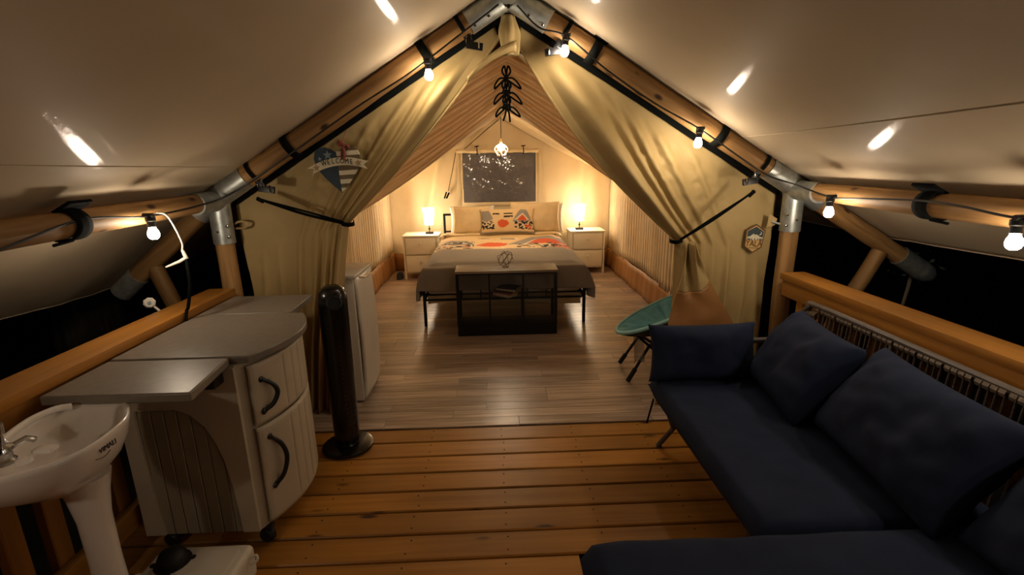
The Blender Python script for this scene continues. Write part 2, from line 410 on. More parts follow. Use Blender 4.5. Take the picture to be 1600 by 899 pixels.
# window
win = thing('window_1', '', '', (0.095, YB-.08, 1.0), world=True)
for k_ in ('label', 'category'): del win[k_]
struct(win)
MB().grid(lambda u, v: Vector((lerp(-.42, .61, u), YB-.085-.012*nz(u*5, v*3, 2)-.008*math.sin(u*9+v*3), lerp(.985, 1.66, v))), 60, 40).build('pane', 'vinylwin', win, solid=.003)
MB().box((-.425, YB-.085, 1.32), (.02, .01, .68), .003).box((.615, YB-.085, 1.32), (.02, .01, .68), .003).box((.095, YB-.085, .965), (1.06, .01, .04), .003).build('window_frame', 'inner', win)
MB().tube([(-.50+i*.06, YB-.11, 1.685+.004*math.sin(i)) for i in range(20)], [.028+.004*math.sin(i*2.1) for i in range(20)], 10).build('rolled_flap', 'inner', win)
for xx in (-.21, .43):
    MB().tube([(xx-.03, YB-.15, 1.745), (xx+.03, YB-.15, 1.752)], .008, 6).tube(bez([(xx, YB-.15, 1.748), (xx+.004, YB-.15, 1.68), (xx, YB-.14, 1.64)]), .007, 6).build('toggle', 'webbing', win)

# ------------------------------------------------------------------ FLY (roof sheet)
XFL = -2.42; XFR = 2.34
def flyz(x, Y):
    if x < XC: z = ZR+.062 - SLL*(XC-x)
    else: z = ZR+.062 - SLR*(x-XC)
    if x < XL: z -= .06*(XL-x)
    if x > XR: z += .02*(x-XR)
    z += .010*abs(nz(x*1.7+Y*.9, Y*.5-x*.6, 8))*sst(0, .3, min(abs(x-XC), abs(x-XL), abs(x-XR)))
    z += .016*nz(x*1.1, Y*.8, 3)*sst(0, .25, min(abs(x-XC), abs(x-XL), abs(x-XR)))
    # lifted between rafters, light creases near the fixing straps
    return z
def flyfn(u, v):
    x = lerp(XFL, XFR, u); Y = lerp(-1.7, YB+.3, v)
    z = flyz(x, Y)
    for sx, sy in ((-.35, 2.75), (.53, 2.75), (1.24, 2.75), (-1.07, 2.75)):
        d = math.hypot(x-sx, (Y-sy)*.6); z += .0
    z += .004*math.sin((Y-2.75)*26+x*5)*math.exp(-abs(Y-2.75)*6)*sst(.3, 1.5, abs(x-XC))
    if x < XL-.02: z += .018*math.sin(Y*3.1+x*7)*sst(0, .5, XL-x)
    if x > XR+.02: z += .008*math.sin(Y*2.6+x*7)
    return Vector((x, Y, z))
fly = thing('roof_fly', 'large beige vinyl roof fly stretched over the log rafters and out past both railings', 'tarp', (XC, YF, ZR), world=True)
MB().grid(flyfn, 150, 170).build('fly_sheet', 'fly', fly, solid=.003, sharp=2)
for xs in (-1.34, 1.36):
    MB().tube([(xs, lerp(-1.6, YB, i/80), flyz(xs, lerp(-1.6, YB, i/80))-.003) for i in range(81)], .0022, 5).build('seam', 'fly', fly)
for xs, dz in ((XFL, 0), (XFR, 0)):
    MB().tube([flyfn((xs-XFL)/(XFR-XFL), i/120) for i in range(121)], .005, 6).build('hem', 'fly', fly)

# ------------------------------------------------------------------ LOG FRAME
fr_ = thing('tent_frame', 'peeled pine log tent frame with galvanised pipe joints', 'frame', (XC, YF, 0), world=True)
def log(a, b, r, name='log_pole', parent=fr_, mat='log'):
    a = Vector(a); b = Vector(b); n = 14; sd = random.random()*50
    pts = [a.lerp(b, i/n)+Vector((nz(sd, i*.3), nz(sd+9, i*.3), nz(sd+5, i*.3)))*.006 for i in range(n+1)]
    return MB().tube(pts, [r*(1+.05*nz(sd+2, i*.5)) for i in range(n+1)], 16).build(name, mat, parent)
def sleeve(a, b, r): return MB().tube([a, b], r, 20).build('pipe_sleeve', 'steel', fr_)
RP = .056
for ex, sl in ((XL, SLL), (XR, SLR)):
    s_ = 1 if ex > XC else -1
    def P(x): return Vector((x, YF, ZR - sl*abs(x-XC)))
    log(P(XC+s_*.05), P(ex-s_*.02), RP, 'log_rafter')
    MB().tube([P(XC), P(XC+s_*.21)], RP+.006, 20).build('pipe_sleeve', 'steel', fr_)
    MB().tube([P(ex-s_*.17), P(ex+s_*.03)], RP+.006, 20).build('pipe_sleeve', 'steel', fr_)
    log((ex, YF, -.0), (ex, YF, 1.26), .049, 'log_post')
    sleeve((ex, YF, 1.10), (ex, YF, ZE+.0), .056)
    log((ex, YF, ZE-.02), (ex, -1.6, 1.27), .047, 'log_purlin')
    sleeve((ex, YF+.03, ZE-.02), (ex, YF-.22, ZE-.026), .055)
    # short outward rafter and its brace
    if s_ > 0:
        A = Vector((ex, YF, ZE)); B = Vector((2.41, YF, .93))
        log(A, B, .05, 'log_outrigger'); sleeve(A, A.lerp(B, .22), .057)
        d = (B-A).normalized(); sleeve(B-d*.02, B+d*.13, .058)
        MB().lathe([(.0, .11), (.03, .10), (.055, .06), (.06, 0), (.05, -.03)], B+d*.14, 16, axis=d).build('pipe_end', 'steel', fr_)
        log((2.27, YF, .97), (1.86, YF+.05, .02), .043, 'log_brace')
    else:
        A = Vector((ex, YF, ZE)); B = Vector((-2.02, YF, .915))
        log(A, B, .05, 'log_outrigger'); sleeve(A, A.lerp(B, .22), .057)
        d = (B-A).normalized(); sleeve(B-d*.02, B+d*.13, .056)
        log((-1.91, YF, .985), (-1.66, YF+.05, .02), .043, 'log_brace')
    # bolts
    for bx, bz in ((ex-s_*.055, 1.14), (ex-s_*.055, 1.2), (ex, 1.17)):
        MB().lathe([(.0, .012), (.006, .01), (.009, .004), (.009, 0)], (bx, YF-.05, bz), 8, axis=(0, -1, 0)).build('bolt', 'chrome', fr_)
    for t_ in (.1, .17):
        p = P(XC+s_*(t_+.0)); MB().lathe([(.0, .012), (.006, .01), (.009, .004), (.009, 0)], (p.x, YF-.045, p.z-.045), 8, axis=(0, -.8, -.6)).build('bolt', 'chrome', fr_)
MB().box((XC, YF-.03, ZR-.055), (.15, .03, .012), .002).box((XC, YF-.045, ZR-.03), (.016, .02, .09), .002).build('ridge_bracket', 'blackmetal', fr_)
MB().tube([(XC, YF-.0, ZR+.0), (XC, YB+.1, ZR+.0)], .05, 14).build('log_ridge', 'log', fr_)
MB().tube([(XC, YF-.0, ZR+.0), (XC, -1.6, ZR+.0)], .05, 14).build('log_ridge', 'log', fr_)
MB().tube([(XC, YF-.2, ZR), (XC, YF+.1, ZR)], .06, 18).build('pipe_sleeve', 'steel', fr_)

# ------------------------------------------------------------------ FRONT CANVAS, two tied door curtains
def perp(x, off):   # point below rafter centreline at lateral x
    sl = SLL if x < XC else SLR; return zraf(x)-off*math.sqrt(1+sl*sl)
def make_curtain(side):
    if side < 0:
        root = thing('door_curtain', 'olive canvas door curtain left of the entrance, tied back above the black tower fan', 'curtain', (-1.1, 2.87, 0), world=True, group=None)
        x0, x1 = XL+.03, .085; tie = Vector((-.845, 1.19)); W0 = Vector((-1.45, .93)); B0 = -1.42; B1 = -1.0
    else:
        root = thing('door_curtain', 'olive canvas door curtain with a hexagonal badge right of the entrance, above the teal chair', 'curtain', (1.4, 2.87, 0), world=True)
        x0, x1 = XR-.035, .115; tie = Vector((1.085, 1.05)); W0 = Vector((1.668, .93)); B0 = 1.672; B1 = 1.10
    if side < 0:
        folds = ((.40, .025, .012), (.55, .03, .022), (.68, .035, .035), (.78, .03, .035), (.90, .07, .075))
        hangs = ((.12, .02, .014), (.26, .03, .022), (.40, .025, .02), (.56, .03, .03), (.7, .03, .035))
    else:
        folds = ((.36, .025, .012), (.50, .03, .022), (.62, .03, .032), (.72, .03, .035), (.87, .085, .085))
        hangs = ((.10, .02, .012), (.22, .03, .02), (.36, .025, .022), (.5, .03, .02))
    def pt(s, t):
        px = lerp(x0, x1, s); P_ = Vector((px, perp(px, .064)-(.05 if s > .97 else 0)))
        g1 = 1-(1-s)**1.45 if side < 0 else 1-(1-s)**1.35
        Wx = lerp(W0.x, tie.x, g1); Wz = lerp(W0.y, tie.y, g1**.7)
        Bx = lerp(B0, B1, s**.85)
        if t < .5:
            q = t/.5; v = P_.lerp(Vector((Wx, Wz)), q)
            # inner edge bows slightly into the opening
            bow = (.035 if side < 0 else .05)*math.sin(q*PI)*s**3
            v += Vector(((.02 if side < 0 else -.075)*math.sin(q*PI)*s**3, -.02*math.sin(q*PI)*s**3))
            env = sst(0, .3, q)*(1-.35*sst(.7, 1, q)) 
        else:
            q = (t-.5)/.5; qq = 1-(1-q)**1.3; v = Vector((lerp(Wx, Bx, qq), lerp(Wz, .012, q)))
            env = .65+.5*q
        d = .012*nz(v.x*5, v.y*4, side*3) - .012*nz(v.x*2, v.y*1.5, side*9)
        for c_, w_, a_ in folds:
            c2 = c_ + .012*math.sin(t*7+c_*40); d += a_*env*math.exp(-(abs(s-c2)/w_)**2.4)
        for c_, w_, a_ in hangs:
            d += a_*sst(.42, .7, t)*math.exp(-((s-c_-.03*math.sin(t*5+c_*9))/w_)**2)
        cr = math.exp(-((t-.22)/.13)**2)*sst(.15, .45, s)*(1-sst(.6, .85, s))
        d += .022*cr*abs(nz(v.x*11, v.y*11, 7)) + .012*cr*abs(nz(v.x*24, v.y*24, 3)) + .006*abs(nz(v.x*9+4, v.y*9, 1))
        if s > .86: d -= .03*sst(.86, .97, s)*(1-sst(.0, .1, 0))*math.sin(min(1, t*2)*PI*.85)   # rolled leading edge
        return Vector((v.x, 2.87-d, v.y))
    tan = (lambda s, t: t > .66 and s > .62) if side < 0 else (lambda s, t: False)
    MB().grid(pt, 150, 110, keep=lambda s, t: not tan(s, t)).build('canvas_panel', 'canvas', root, solid=.003, sharp=2)
    if side < 0: MB().grid(pt, 150, 110, keep=tan).build('ground_flap', 'tanflap', root, solid=.003, sharp=2)
    # leading edge hem
    MB().tube([pt(1, i/55*.5) for i in range(56)], .008, 8).build('hem', 'canvas', root)
    # black lashing webbing along the rafter
    st = MB()
    def wf(u, v):
        x = lerp(x0-side*(-.0), XC, u); return Vector((x, 2.84-.004*math.sin(u*60), perp(x, lerp(.02, .070, v))))
    st.grid(wf, 40, 2).build('edge_webbing', 'webbing', root, solid=.004)
    # tie strap: round the gathered cloth then up to the rafter clip
    if side < 0: A = Vector((-1.265, 2.70, 1.345)); 
    else: A = Vector((1.45, 2.70, 1.335))
    T = Vector((tie.x, 2.80, tie.y))
    mid = A.lerp(T, .5)+Vector((0, 0, -.012))
    def rib(pts, w, nm='tie_strap', mat='webbing', th=.003, wd=Vector((0, -.25, 1)).normalized()):
        pp = bez(pts, 8); r = MB(); n = len(pp)-1
        r.grid(lambda u, v: pp[int(round(u*n))] + wd*w*(v-.5), n, 1); return r.build(nm, mat, root, solid=th)
    rib([A, mid, T], .017)
    rib([A+Vector((0, -.01, .0)), A.lerp(T, .45)+Vector((0, -.01, .006)), T+Vector((0, -.02, .012))], .012)
    rib([T+Vector((side*.02, .0, .0)), T+Vector((-side*.025, -.03, -.004)) , T+Vector((-side*.045, .02, -.004)), T+Vector((-side*.02, .10, 0))], .024)
    MB().tube([A, A+(T-A)*.07+Vector((0, -.01, -.012))], [.012, .006], 6).build('strap_tail', 'webbing', root)
    # rafter clips (webbing loop with metal buckle)
    for cx in ((-1.285, -.145) if side < 0 else (1.50, .395)):
        z = zraf(cx); sl = SLL if side < 0 else -SLR
        d = Vector((1, 0, sl)).normalized(); nrm = Vector((-sl, 0, 1)).normalized()
        R_ = Matrix((d, Vector((0, 1, 0)), nrm)).transposed()
        C_ = Vector((cx, YF, z)); lp = MB()
        def loop(u, v):
            a = lerp(-.2*PI, 1.3*PI, u); rr = RP+.006
            return C_ + d*(v-.5)*.022 + (nrm*math.sin(a) + Vector((0, -1, 0))*math.cos(a))*rr
        lp.grid(loop, 24, 1).build('lashing_loop', 'webbing', root, solid=.003)
        q = C_ - nrm*(RP+.02) + Vector((0, -.035, 0))
        cb = MB().box(q, (.036, .014, .045), .003, rot=R_)
        cb.box(q + Vector((-side*(.03 if abs(cx) > 1 else .03), 0, -.03)), (.085, .016, .036), .004, rot=Matrix.Rotation(-.15*side, 3, 'Y'))
        cb.build('clip', 'blackmetal', root)
        MB().tube([q+d*.014+Vector((0, -.01, -.014)), q+d*.014+Vector((0, -.01, .018)), q-d*.014+Vector((0, -.01, .018)), q-d*.014+Vector((0, -.01, -.014))], .003, 6, closed=True).build('buckle', 'chrome', root)
        MB().tube([q+Vector((-side*.052, -.012, -.045)), q+Vector((-side*.052, -.012, -.01))], .005, 8).build('buckle', 'chrome', root)
    if side < 0:   # eyelet loop by the post
        MB().tube(bez([(-1.455, 2.80, 1.20), (-1.42, 2.78, 1.215), (-1.385, 2.79, 1.205), (-1.40, 2.79, 1.18), (-1.455, 2.80, 1.175)]), .006, 6).build('toggle_loop', 'canvas', root)
    else:
        MB().grid(lambda u, v: Vector((1.60+u*.045+.01*v, 2.80-.01*u, 1.15+.09*(v-.5)*(1-.6*u))), 4, 4).build('eyelet_tab', 'canvas', root, solid=.004)
        MB().tube([(1.625, 2.79, 1.15), (1.675, 2.74, 1.135)], .007, 8).build('toggle_bolt', 'steel', root)
        # big fold of the door sheet hanging in front, its foot is the tan ground flap
        def ff(s, t):
            L = bez([(1.12, 0, 1.04), (1.075, 0, .75), (1.02, 0, .45), (.985, 0, .015)], 10); R_ = bez([(1.15, 0, 1.05), (1.29, 0, .78), (1.48, 0, .45), (1.57, 0, .015)], 10)
            i = t*30; a = L[int(i)].lerp(L[min(30, int(i)+1)], i-int(i)); b = R_[int(i)].lerp(R_[min(30, int(i)+1)], i-int(i))
            v = a.lerp(b, s); z = v.z
            up_ = sst(.62, .95, z)
            d = .03*math.sin(s*PI)+ up_*.03*math.sin(s*11+z*9) + .012*nz(v.x*7, z*7, 5) + .012*sst(.7, .8, z)*math.sin(s*16)
            return Vector((v.x, 2.76-d, z))
        def edge(s): return .755+.055*s-.03*math.sin(s*PI)
        tz = lambda s, t: ff(s, t).z < edge(s)
        MB().grid(ff, 50, 90, keep=lambda s, t: not tz(s, t)).build('folded_sheet', 'canvas', root, solid=.003, sharp=2)
        MB().grid(ff, 50, 90, keep=tz).build('ground_flap', 'tanflap', root, solid=.003, sharp=2)
        # sewn badge
        bx, bz = 1.555, 1.046; Mx = Matrix.Translation((bx, 2.838, bz)) @ Matrix.Rotation(math.radians(90), 4, 'X') @ Matrix.Rotation(math.radians(-4), 4, 'Z')
        def hexa(k): return [(x*k, y_*k) for x, y_ in ((0, .088), (.060, .052), (.052, -.052), (0, -.088), (-.055, -.052), (-.058, .052))]
        bd = MB().prism(hexa(1), Mx, .004).build('badge', 'patchbrown', root)
        MB().prism(hexa(.89), Mx @ Matrix.Translation((0, 0, .002)), .003).build('badge_field', 'patchtan', bd)
        MB().prism([(-.047, .002), (.047, .002), (.049, .044), (0, .073), (-.049, .044)], Mx @ Matrix.Translation((0, 0, .003)), .003).build('badge_sky', 'patchteal', bd)
        MB().prism([(-.047, -.004), (-.047, .010), (-.03, .014), (-.012, .030), (-.004, .024), (.008, .026), (.03, .013), (.047, .010), (.047, -.004), (.02, -.008), (-.02, -.008)], Mx @ Matrix.Translation((0, 0, .004)), .003).build('badge_mountain', 'signwhite', bd)
        cr_ = [(.011*math.cos(a), .011*math.sin(a)) for a in [(-1.9+i*.38) for i in range(11)]]; cr_ += [(-.004+.010*math.cos(a), .003+.010*math.sin(a)) for a in [(1.7-i*.34) for i in range(10)]]
        MB().prism(cr_, Mx @ Matrix.Translation((.027, .034, .0045)), .002).build('badge_moon', 'signwhite', bd)
        tm = MB()
        for i_, xx in enumerate((-.043, -.036, -.030, -.019, .0, .018, .030, .036, .043)):
            tm.prism([(xx-.004, -.008), (xx+.004, -.008), (xx, .006)], Mx @ Matrix.Translation((0, 0, .0062)), .002)
        tm.prism([(-.032, -.059), (.032, -.057), (.032, -.0535), (-.032, -.0555)], Mx @ Matrix.Translation((0, 0, .004)), .002)
        o = tm.build('badge_trees', 'patchteal', bd); o['kind'] = 'stuff'
        text_mesh('YALA', .044, Mx @ Matrix.Translation((0, -.030, .006)) @ Matrix.Diagonal((.95, 1.25, 1, 1)), 'badge_lettering', 'patchbrown', bd, .0015)
    return root
ccL = make_curtain(-1); ccR = make_curtain(1)
# gathered cloth under the ridge
gc = MB()
def gf(u, v):
    a = u*2*PI; r = lerp(.030, .055, sst(0, .5, v))*(1+.25*math.sin(a*4+v*3))*(1-.35*v)
    return Vector((XC+.0+r*math.cos(a)+.015*v, 2.80+.55*r*math.sin(a), lerp(2.255, 2.06, v)))
gc.grid(gf, 40, 14)
gc.grid(lambda u, v: Vector((lerp(.14, -.12, u)+.0, 2.775-.02*math.sin(v*PI)-.01*math.sin(u*9), lerp(2.10, 1.94, u)+.05*(v-.5)*(1-.4*u)+.03*math.sin(u*PI))), 20, 8)
tag(gc.build('gathered_cloth', 'canvas', solid=.003, sharp=2), 'bunched olive cloth hanging under the ridge pipe joint at the top of the entrance', 'cloth')

# ------------------------------------------------------------------ INNER CURTAINS (peach, ruched along the gable)
def inner(side):
    def f(u, v):
        x = XC + side*u*1.54; lower = 1.81 - .63*abs(x-XC); upper = min(ceil_z(x)-.0, 2.15)+.08
        n = 8; zz = lerp(lower, upper+.03, v**1.0)
        ph = v*n*2*PI + 1.2*math.sin(u*4) + 3*u
        d = (.017+.006*math.sin(u*7))*math.sin(ph) + .006*math.sin(ph*1.9+u*9) + .03*(1-v)
        zz += .008*math.sin(u*11+v*9)
        return Vector((x, 3.14-d+.05*v, zz))
    return MB().grid(f, 70, 84).build('inner_curtain', 'peach', sharp=2)
tag(inner(-1), 'peach sheer inner curtain drawn up in folds along the left gable slope', 'curtain', None)
tag(inner(1), 'peach sheer inner curtain drawn up in folds along the right gable slope', 'curtain', None)

# ribbon ties
def bow(z, y, s, rot, label):
    c = Vector((.092, y, z)); r = MB()
    def lp(pts): r.tube([c+Vector(p)*s for p in bez(pts, 7)], .0055, 6)
    lp([(0, 0, 0), (-.03, -.01, .05), (-.01, -.01, .085), (.004, 0, 0)])
    lp([(0, 0, 0), (.035, -.01, .045), (.015, -.01, .085), (0, 0, 0)])
    lp([(0, 0, 0), (-.05, -.015, -.005), (-.085, -.01, -.045), (-.09, 0, -.075), (-.07, 0, -.06), (0, 0, .003)])
    lp([(0, 0, 0), (.05, -.015, -.002), (.09, -.01, -.035), (.115, 0, -.075), (.09, 0, -.065), (0, 0, -.004)])
    lp([(0, 0, 0), (-.012, -.01, -.06), (-.03, 0, -.11)]); lp([(0, 0, 0), (.02, -.01, -.05), (.028, 0, -.12)])
    r.lathe([(0, .012), (.012, .006), (.012, -.006), (0, -.012)], c, 8)
    return tag(r.build('ribbon_bow', 'webbing'), label, 'ribbon', 'black ribbon bows under the ridge')
bow(1.99, 3.06, .75, 0, 'topmost of the three black ribbon bows hanging under the ridge')
bow(1.91, 3.07, .8, 0, 'widest, middle black ribbon bow under the ridge')
bow(1.83, 3.06, .7, 0, 'lowest black ribbon bow under the ridge, just above the pendant cord')

# ------------------------------------------------------------------ RAILINGS
def railing(side):
    X = -1.49 if side < 0 else 1.69
    root = thing('deck_railing', 'orange-stained wooden deck railing ' + ('on the left behind the sink and prep cabinet' if side < 0 else 'on the right behind the navy sofa'), 'railing', (X, 1.0, 0), world=True)
    zt = .868 if side < 0 else .882; cx = -1.495 if side < 0 else 1.69
    MB().box((cx, .62, zt-.019), (.142, 4.04, .038), .005).build('cap_rail', 'rail', root)
    MB().box((cx-side*.035, .62, zt-.038-.048), (.036, 4.04, .092), .004).build('apron_board', 'rail', root)
    MB().box((cx-side*.035, .62, .17), (.036, 4.04, .09), .004).build('bottom_rail', 'deck', root)
    bl = MB().box((0, 0, 0), (.036, .062, .66), .004, seg=1).mesh('baluster', 'rail')
    yy = 2.52
    while yy > -1.2:
        o = link(bpy.data.objects.new('baluster', bl)); o.parent = root; o.location = Vector((cx+side*.003, yy, .45))-Vector((X, 1.0, 0)); yy -= .135
    for yy in (-.6, 1.05) if side > 0 else (-.6, .6):
        MB().box((cx+side*.08, yy, .36), (.088, .088, .92), .006).build('railing_post', 'rail', root)
railing(-1); railing(1)

# ------------------------------------------------------------------ FLY STRAPS round poles
def rstrap(cx, w, label):
    sl = SLL if cx < XC else -SLR; d = Vector((1, 0, sl)).normalized(); nrm = Vector((-sl, 0, 1)).normalized(); C_ = Vector((cx, YF, zraf(cx)))
    m = MB()
    m.grid(lambda u, v: C_ + d*(v-.5)*w + (nrm*math.sin(lerp(-.75*PI, .8*PI, u)) - Vector((0, 1, 0))*math.cos(lerp(-.75*PI, .8*PI, u)))*(RP+.007), 28, 2)
    mb = MB().box(C_+nrm*(RP+.003)+Vector((0, -.035, 0)), (w+.03, .05, .008), .002, rot=Matrix((d, Vector((0, 1, 0)), nrm)).transposed()); 
    r = thing('pole_strap', label, 'strap', C_, 'black fly straps round the log poles', world=True)
    m.build('strap_band', 'webbing', r, solid=.004)
    mb.build('strap_pad', 'webbing', r); return r
rstrap(-.335, .045, 'black strap round the left rafter directly above its string bulb')
rstrap(-1.075, .04, 'black strap round the left rafter above the heart sign')
rstrap(.545, .05, 'black strap round the right rafter near the top string bulb')
rstrap(1.245, .045, 'black strap round the right rafter lower end')
def pstrap(X, Y, label):
    zc = ZE-.02 - (YF-Y)*(.065/4.35); side = 1 if X > 0 else -1
    r = thing('pole_strap', label, 'strap', (X, Y, zc), 'black fly straps round the log poles', world=True)
    def f(u, v):
        a = lerp(.62*PI, 1.62*PI, u)   # over inner face
        return Vector((X + side*math.cos(a)*.056*1.02, Y + (v-.5)*.065 + .01*math.sin(u*4), zc + math.sin(PI-a if 0 else a)*.056))
    MB().grid(f, 22, 3).build('strap_band', 'webbing', r, solid=.004)
    MB().box((X-side*.035, Y, zc+.062), (.075, .10, .012), .003, rot=Matrix.Rotation(side*.5, 3, 'Y')).build('strap_pad', 'webbing', r)
    MB().tube([(X-side*.01, Y, zc-.056), (X+side*.0, Y-.07, zc-.064)], .006, 5).build('strap_tail', 'webbing', r)
pstrap(XL, 1.77, 'broad black strap hugging the left horizontal log above the prep cabinet')
pstrap(XR, 1.84, 'broad black strap hugging the right horizontal log')

# ------------------------------------------------------------------ STRING LIGHTS
def bulb_at(root, p, tilt=(0, 0, -1)):
    p = Vector(p); ax = Vector(tilt).normalized()
    MB().lathe([(.012, -.0), (.019, .004), (.019, .020), (.016, .024), (.016, .045), (.0145, .046)], p-ax*.0, 14, axis=ax).tube([p+Vector((-.02, -.008, .004)), p+Vector((.02, -.008, .004))], .009, 8).build('socket', 'rubber', root)
    MB().lathe([(.0, .097), (.010, .0955), (.017, .090), (.021, .081), (.0215, .072), (.019, .062), (.014, .052), (.0125, .044)], p, 16, axis=ax).build('bulb', 'bulb', root)
lb = thing('string_light', 'black-cabled string of round bulbs along the left log poles', 'string light', (XL+.08, 2.07, 1.3), world=True)
rb = thing('string_light', 'black-cabled string of round bulbs along the right log poles', 'string light', (XR-.10, 2.2, 1.3), world=True)
Lp = [(-1.425, .30, 1.30), (-1.415, 2.07, 1.318), (-.312, 2.655, 2.015)]
Rp = [(1.61, -.3, 1.30), (1.61, .56, 1.305), (1.60, 1.43, 1.315), (1.605, 2.29, 1.325), (1.10, 2.655, 1.665), (.385, 2.655, 2.118)]
for p in Lp: bulb_at(lb, p, (.05, -.05, -1))
for p in Rp: bulb_at(rb, p, (-.12 if p[0] < 1.3 else -.05, -.1, -1))
MB().tube(bez([Lp[0], (-1.42, .8, 1.24), (-1.43, 1.35, 1.27), (-1.45, 1.77, 1.335), Lp[1], (-1.43, 2.5, 1.335), (-1.36, 2.66, 1.385), (-1.1, 2.665, 1.54), (-.7, 2.67, 1.79), (-.45, 2.665, 1.93), Lp[2], (-.15, 2.67, 2.13), (.05, 2.66, 2.265)], 8), .0045, 6).build('cable', 'cable', lb)
MB().tube(bez([Rp[0], (1.61, .1, 1.27), Rp[1], (1.61, 1.0, 1.28), Rp[2], (1.62, 1.65, 1.335), (1.64, 1.84, 1.34), (1.62, 2.1, 1.33), Rp[3], (1.60, 2.55, 1.37), (1.50, 2.665, 1.42), (1.35, 2.67, 1.51), Rp[4], (.85, 2.665, 1.80), (.6, 2.665, 1.96), Rp[5], (.25, 2.66, 2.16), (.14, 2.66, 2.26)], 8), .0045, 6).build('cable', 'cable', rb)
# white hook and hanging cord at the left bulb
hk = thing('hanging_cord', 'white hook on a short white cord with a dark strap lying over the left rail', 'cord', (-1.40, 2.2, 1.3), world=True)
MB().tube(bez([(-1.405, 2.10, 1.33), (-1.375, 2.12, 1.31), (-1.37, 2.17, 1.20), (-1.385, 2.19, 1.15)]), .004, 6).build('white_cord', 'whiteplastic', hk)
MB().tube(bez([(-1.385, 2.19, 1.15), (-1.36, 2.19, 1.11), (-1.375, 2.18, 1.085), (-1.40, 2.17, 1.10), (-1.45, 2.15, 1.085)]), [.010, .010, .010, .009, .009, .008, .008, .008, .007]+[.006]*60, 8).build('hook', 'whiteplastic', hk) if False else MB().tube([(-1.385, 2.19, 1.155), (-1.375, 2.19, 1.12), (-1.40, 2.18, 1.105), (-1.45, 2.16, 1.085)], [.006, .010, .007, .004], 8).build('hook', 'whiteplastic', hk)
MB().tube(bez([(-1.375, 2.19, 1.12), (-1.38, 2.19, 1.0), (-1.405, 2.19, .895), (-1.415, 2.19, .876), (-1.412, 2.17, .84), (-1.41, 2.16, .80)]), .007, 6).build('strap', 'webbing', hk)
tagm = MB().lathe([(.0, .012), (.02, .012), (.026, .006), (.026, -.002), (.0, -.002)], (-1.66, 2.31, .885), 8, axis=(.55, -.8, .1))
cp = thing('plastic_cap', 'small white round cap with a blue mark just behind the left rail', 'cap', (-1.66, 2.31, .86), world=True)
tagm.build('cap_body', 'whiteplastic', cp)
MB().lathe([(.0, .0145), (.009, .0145), (.009, .011), (.0, .011)], (-1.66, 2.31, .885), 6, axis=(.55, -.8, .1)).build('blue_mark', 'signblue', cp)
MB().tube([(-1.665, 2.315, .885), (-1.60, 2.33, .80), (-1.53, 2.33, .78)], .006, 6).build('stem', 'whiteplastic', cp)

# ------------------------------------------------------------------ HEART SIGN
hs = thing('heart_sign', 'heart-shaped welcome sign with navy stars, stripes and a cream banner hung on the left canvas', 'sign', (-.84, 2.77, 1.36), world=True)
def HM(x=0, z=0, d=0, rot=0): return Matrix.Translation((-.838+x, 2.775-d, 1.51+z)) @ Matrix.Rotation(PI/2, 4, 'X') @ Matrix.Rotation(rot, 4, 'Z')
TILT = math.radians(3)
def heart_half(s):   # s=-1 left lobe, +1 right
    pts = [(0, -.145), (0, .065)]
    pr = [(.03, .088), (.06, .10), (.09, .097), (.115, .078), (.125, .045), (.12, .01), (.105, -.025), (.08, -.06), (.05, -.095), (.02, -.127)]
    pts += [(s*x, z) for x, z in pr]; return pts
MB().prism(heart_half(-1), HM(rot=TILT), .014).build('heart_left', 'signnavy', hs)
hr = MB().prism([(x*.98, y_*.98) for x, y_ in heart_half(1)], HM(rot=TILT), .014).build('heart_right', 'signbrown', hs)
def hx(z):  # half-width at height z
    pr = [(-.145, 0), (-.127, .02), (-.095, .05), (-.06, .08), (-.025, .105), (.01, .12), (.045, .125), (.078, .115), (.097, .09)]
    for (a, b), (c, d) in zip(pr, pr[1:]):
        if a <= z <= c: return lerp(b, d, (z-a)/(c-a))
    return .05
for a, b in ((.050, .074), (-.052, -.028), (-.098, -.075), (-.140, -.120)):
    MB().prism([(.0, a), (hx(a)*.985, a), (hx(b)*.985, b), (0, b)], HM(d=.001, rot=TILT), .015).build('stripe', 'signwhite', hs)
for x, z, r in ((-.048, .058, .026), (-.093, .04, .012), (-.10, .012, .012), (-.065, .010, .012), (-.024, .022, .012)):
    MB().prism([(px+x, pz+z) for px, pz in star(r)], HM(d=.001, rot=TILT), .0155).build('star', 'signblue', hs)
def arc(x): return -.012 + .028*(1-(x/.16)**2)
ban = [(x, arc(x)+.022) for x in [(-.165+.0165*i) for i in range(21)]] + [(.14, arc(.15)+.0), (.162, arc(.165)-.022)] + [(x, arc(x)-.020) for x in [(.11-.0155*i) for i in range(15)]]
top = [(-.155+.0155*i, arc(-.155+.0155*i)*1.35+.020+.05*(-.155+.0155*i)) for i in range(21)]; bot = [(x, z-.042) for x, z in top]
bm_ = MB().prism([(-.13, bot[2][1]+.022)] + [(-.165, top[0][1]-.004)] + top[1:-1] + [(.165, top[-1][1]), (.138, top[-1][1]-.020), (.155, bot[-1][1])] + bot[1:-1][::-1] + [(-.145, bot[0][1]-.008)], HM(d=.014, rot=TILT), .008)
bn = bm_.build('banner', 'signwhite', hs)
for x in (-.115, .112):
    MB().prism([(px+x, pz+arc(x)*1.35-.001+.05*x) for px, pz in star(.021)], HM(d=.0225, rot=TILT), .002).build('banner_star', 'signtan', bn)
for i, ch in enumerate('WELCOME'):
    x = lerp(-.072, .075, i/6); a = -(x)*.55*1.6+.05
    text_mesh(ch, .036, HM(x=x, z=arc(x)*1.35+.05*x+.001, d=.0235, rot=TILT+a) @ Matrix.Diagonal((.8, 1.1, 1, 1)), 'lettering', 'ink', bn, .001)
rb_ = MB()
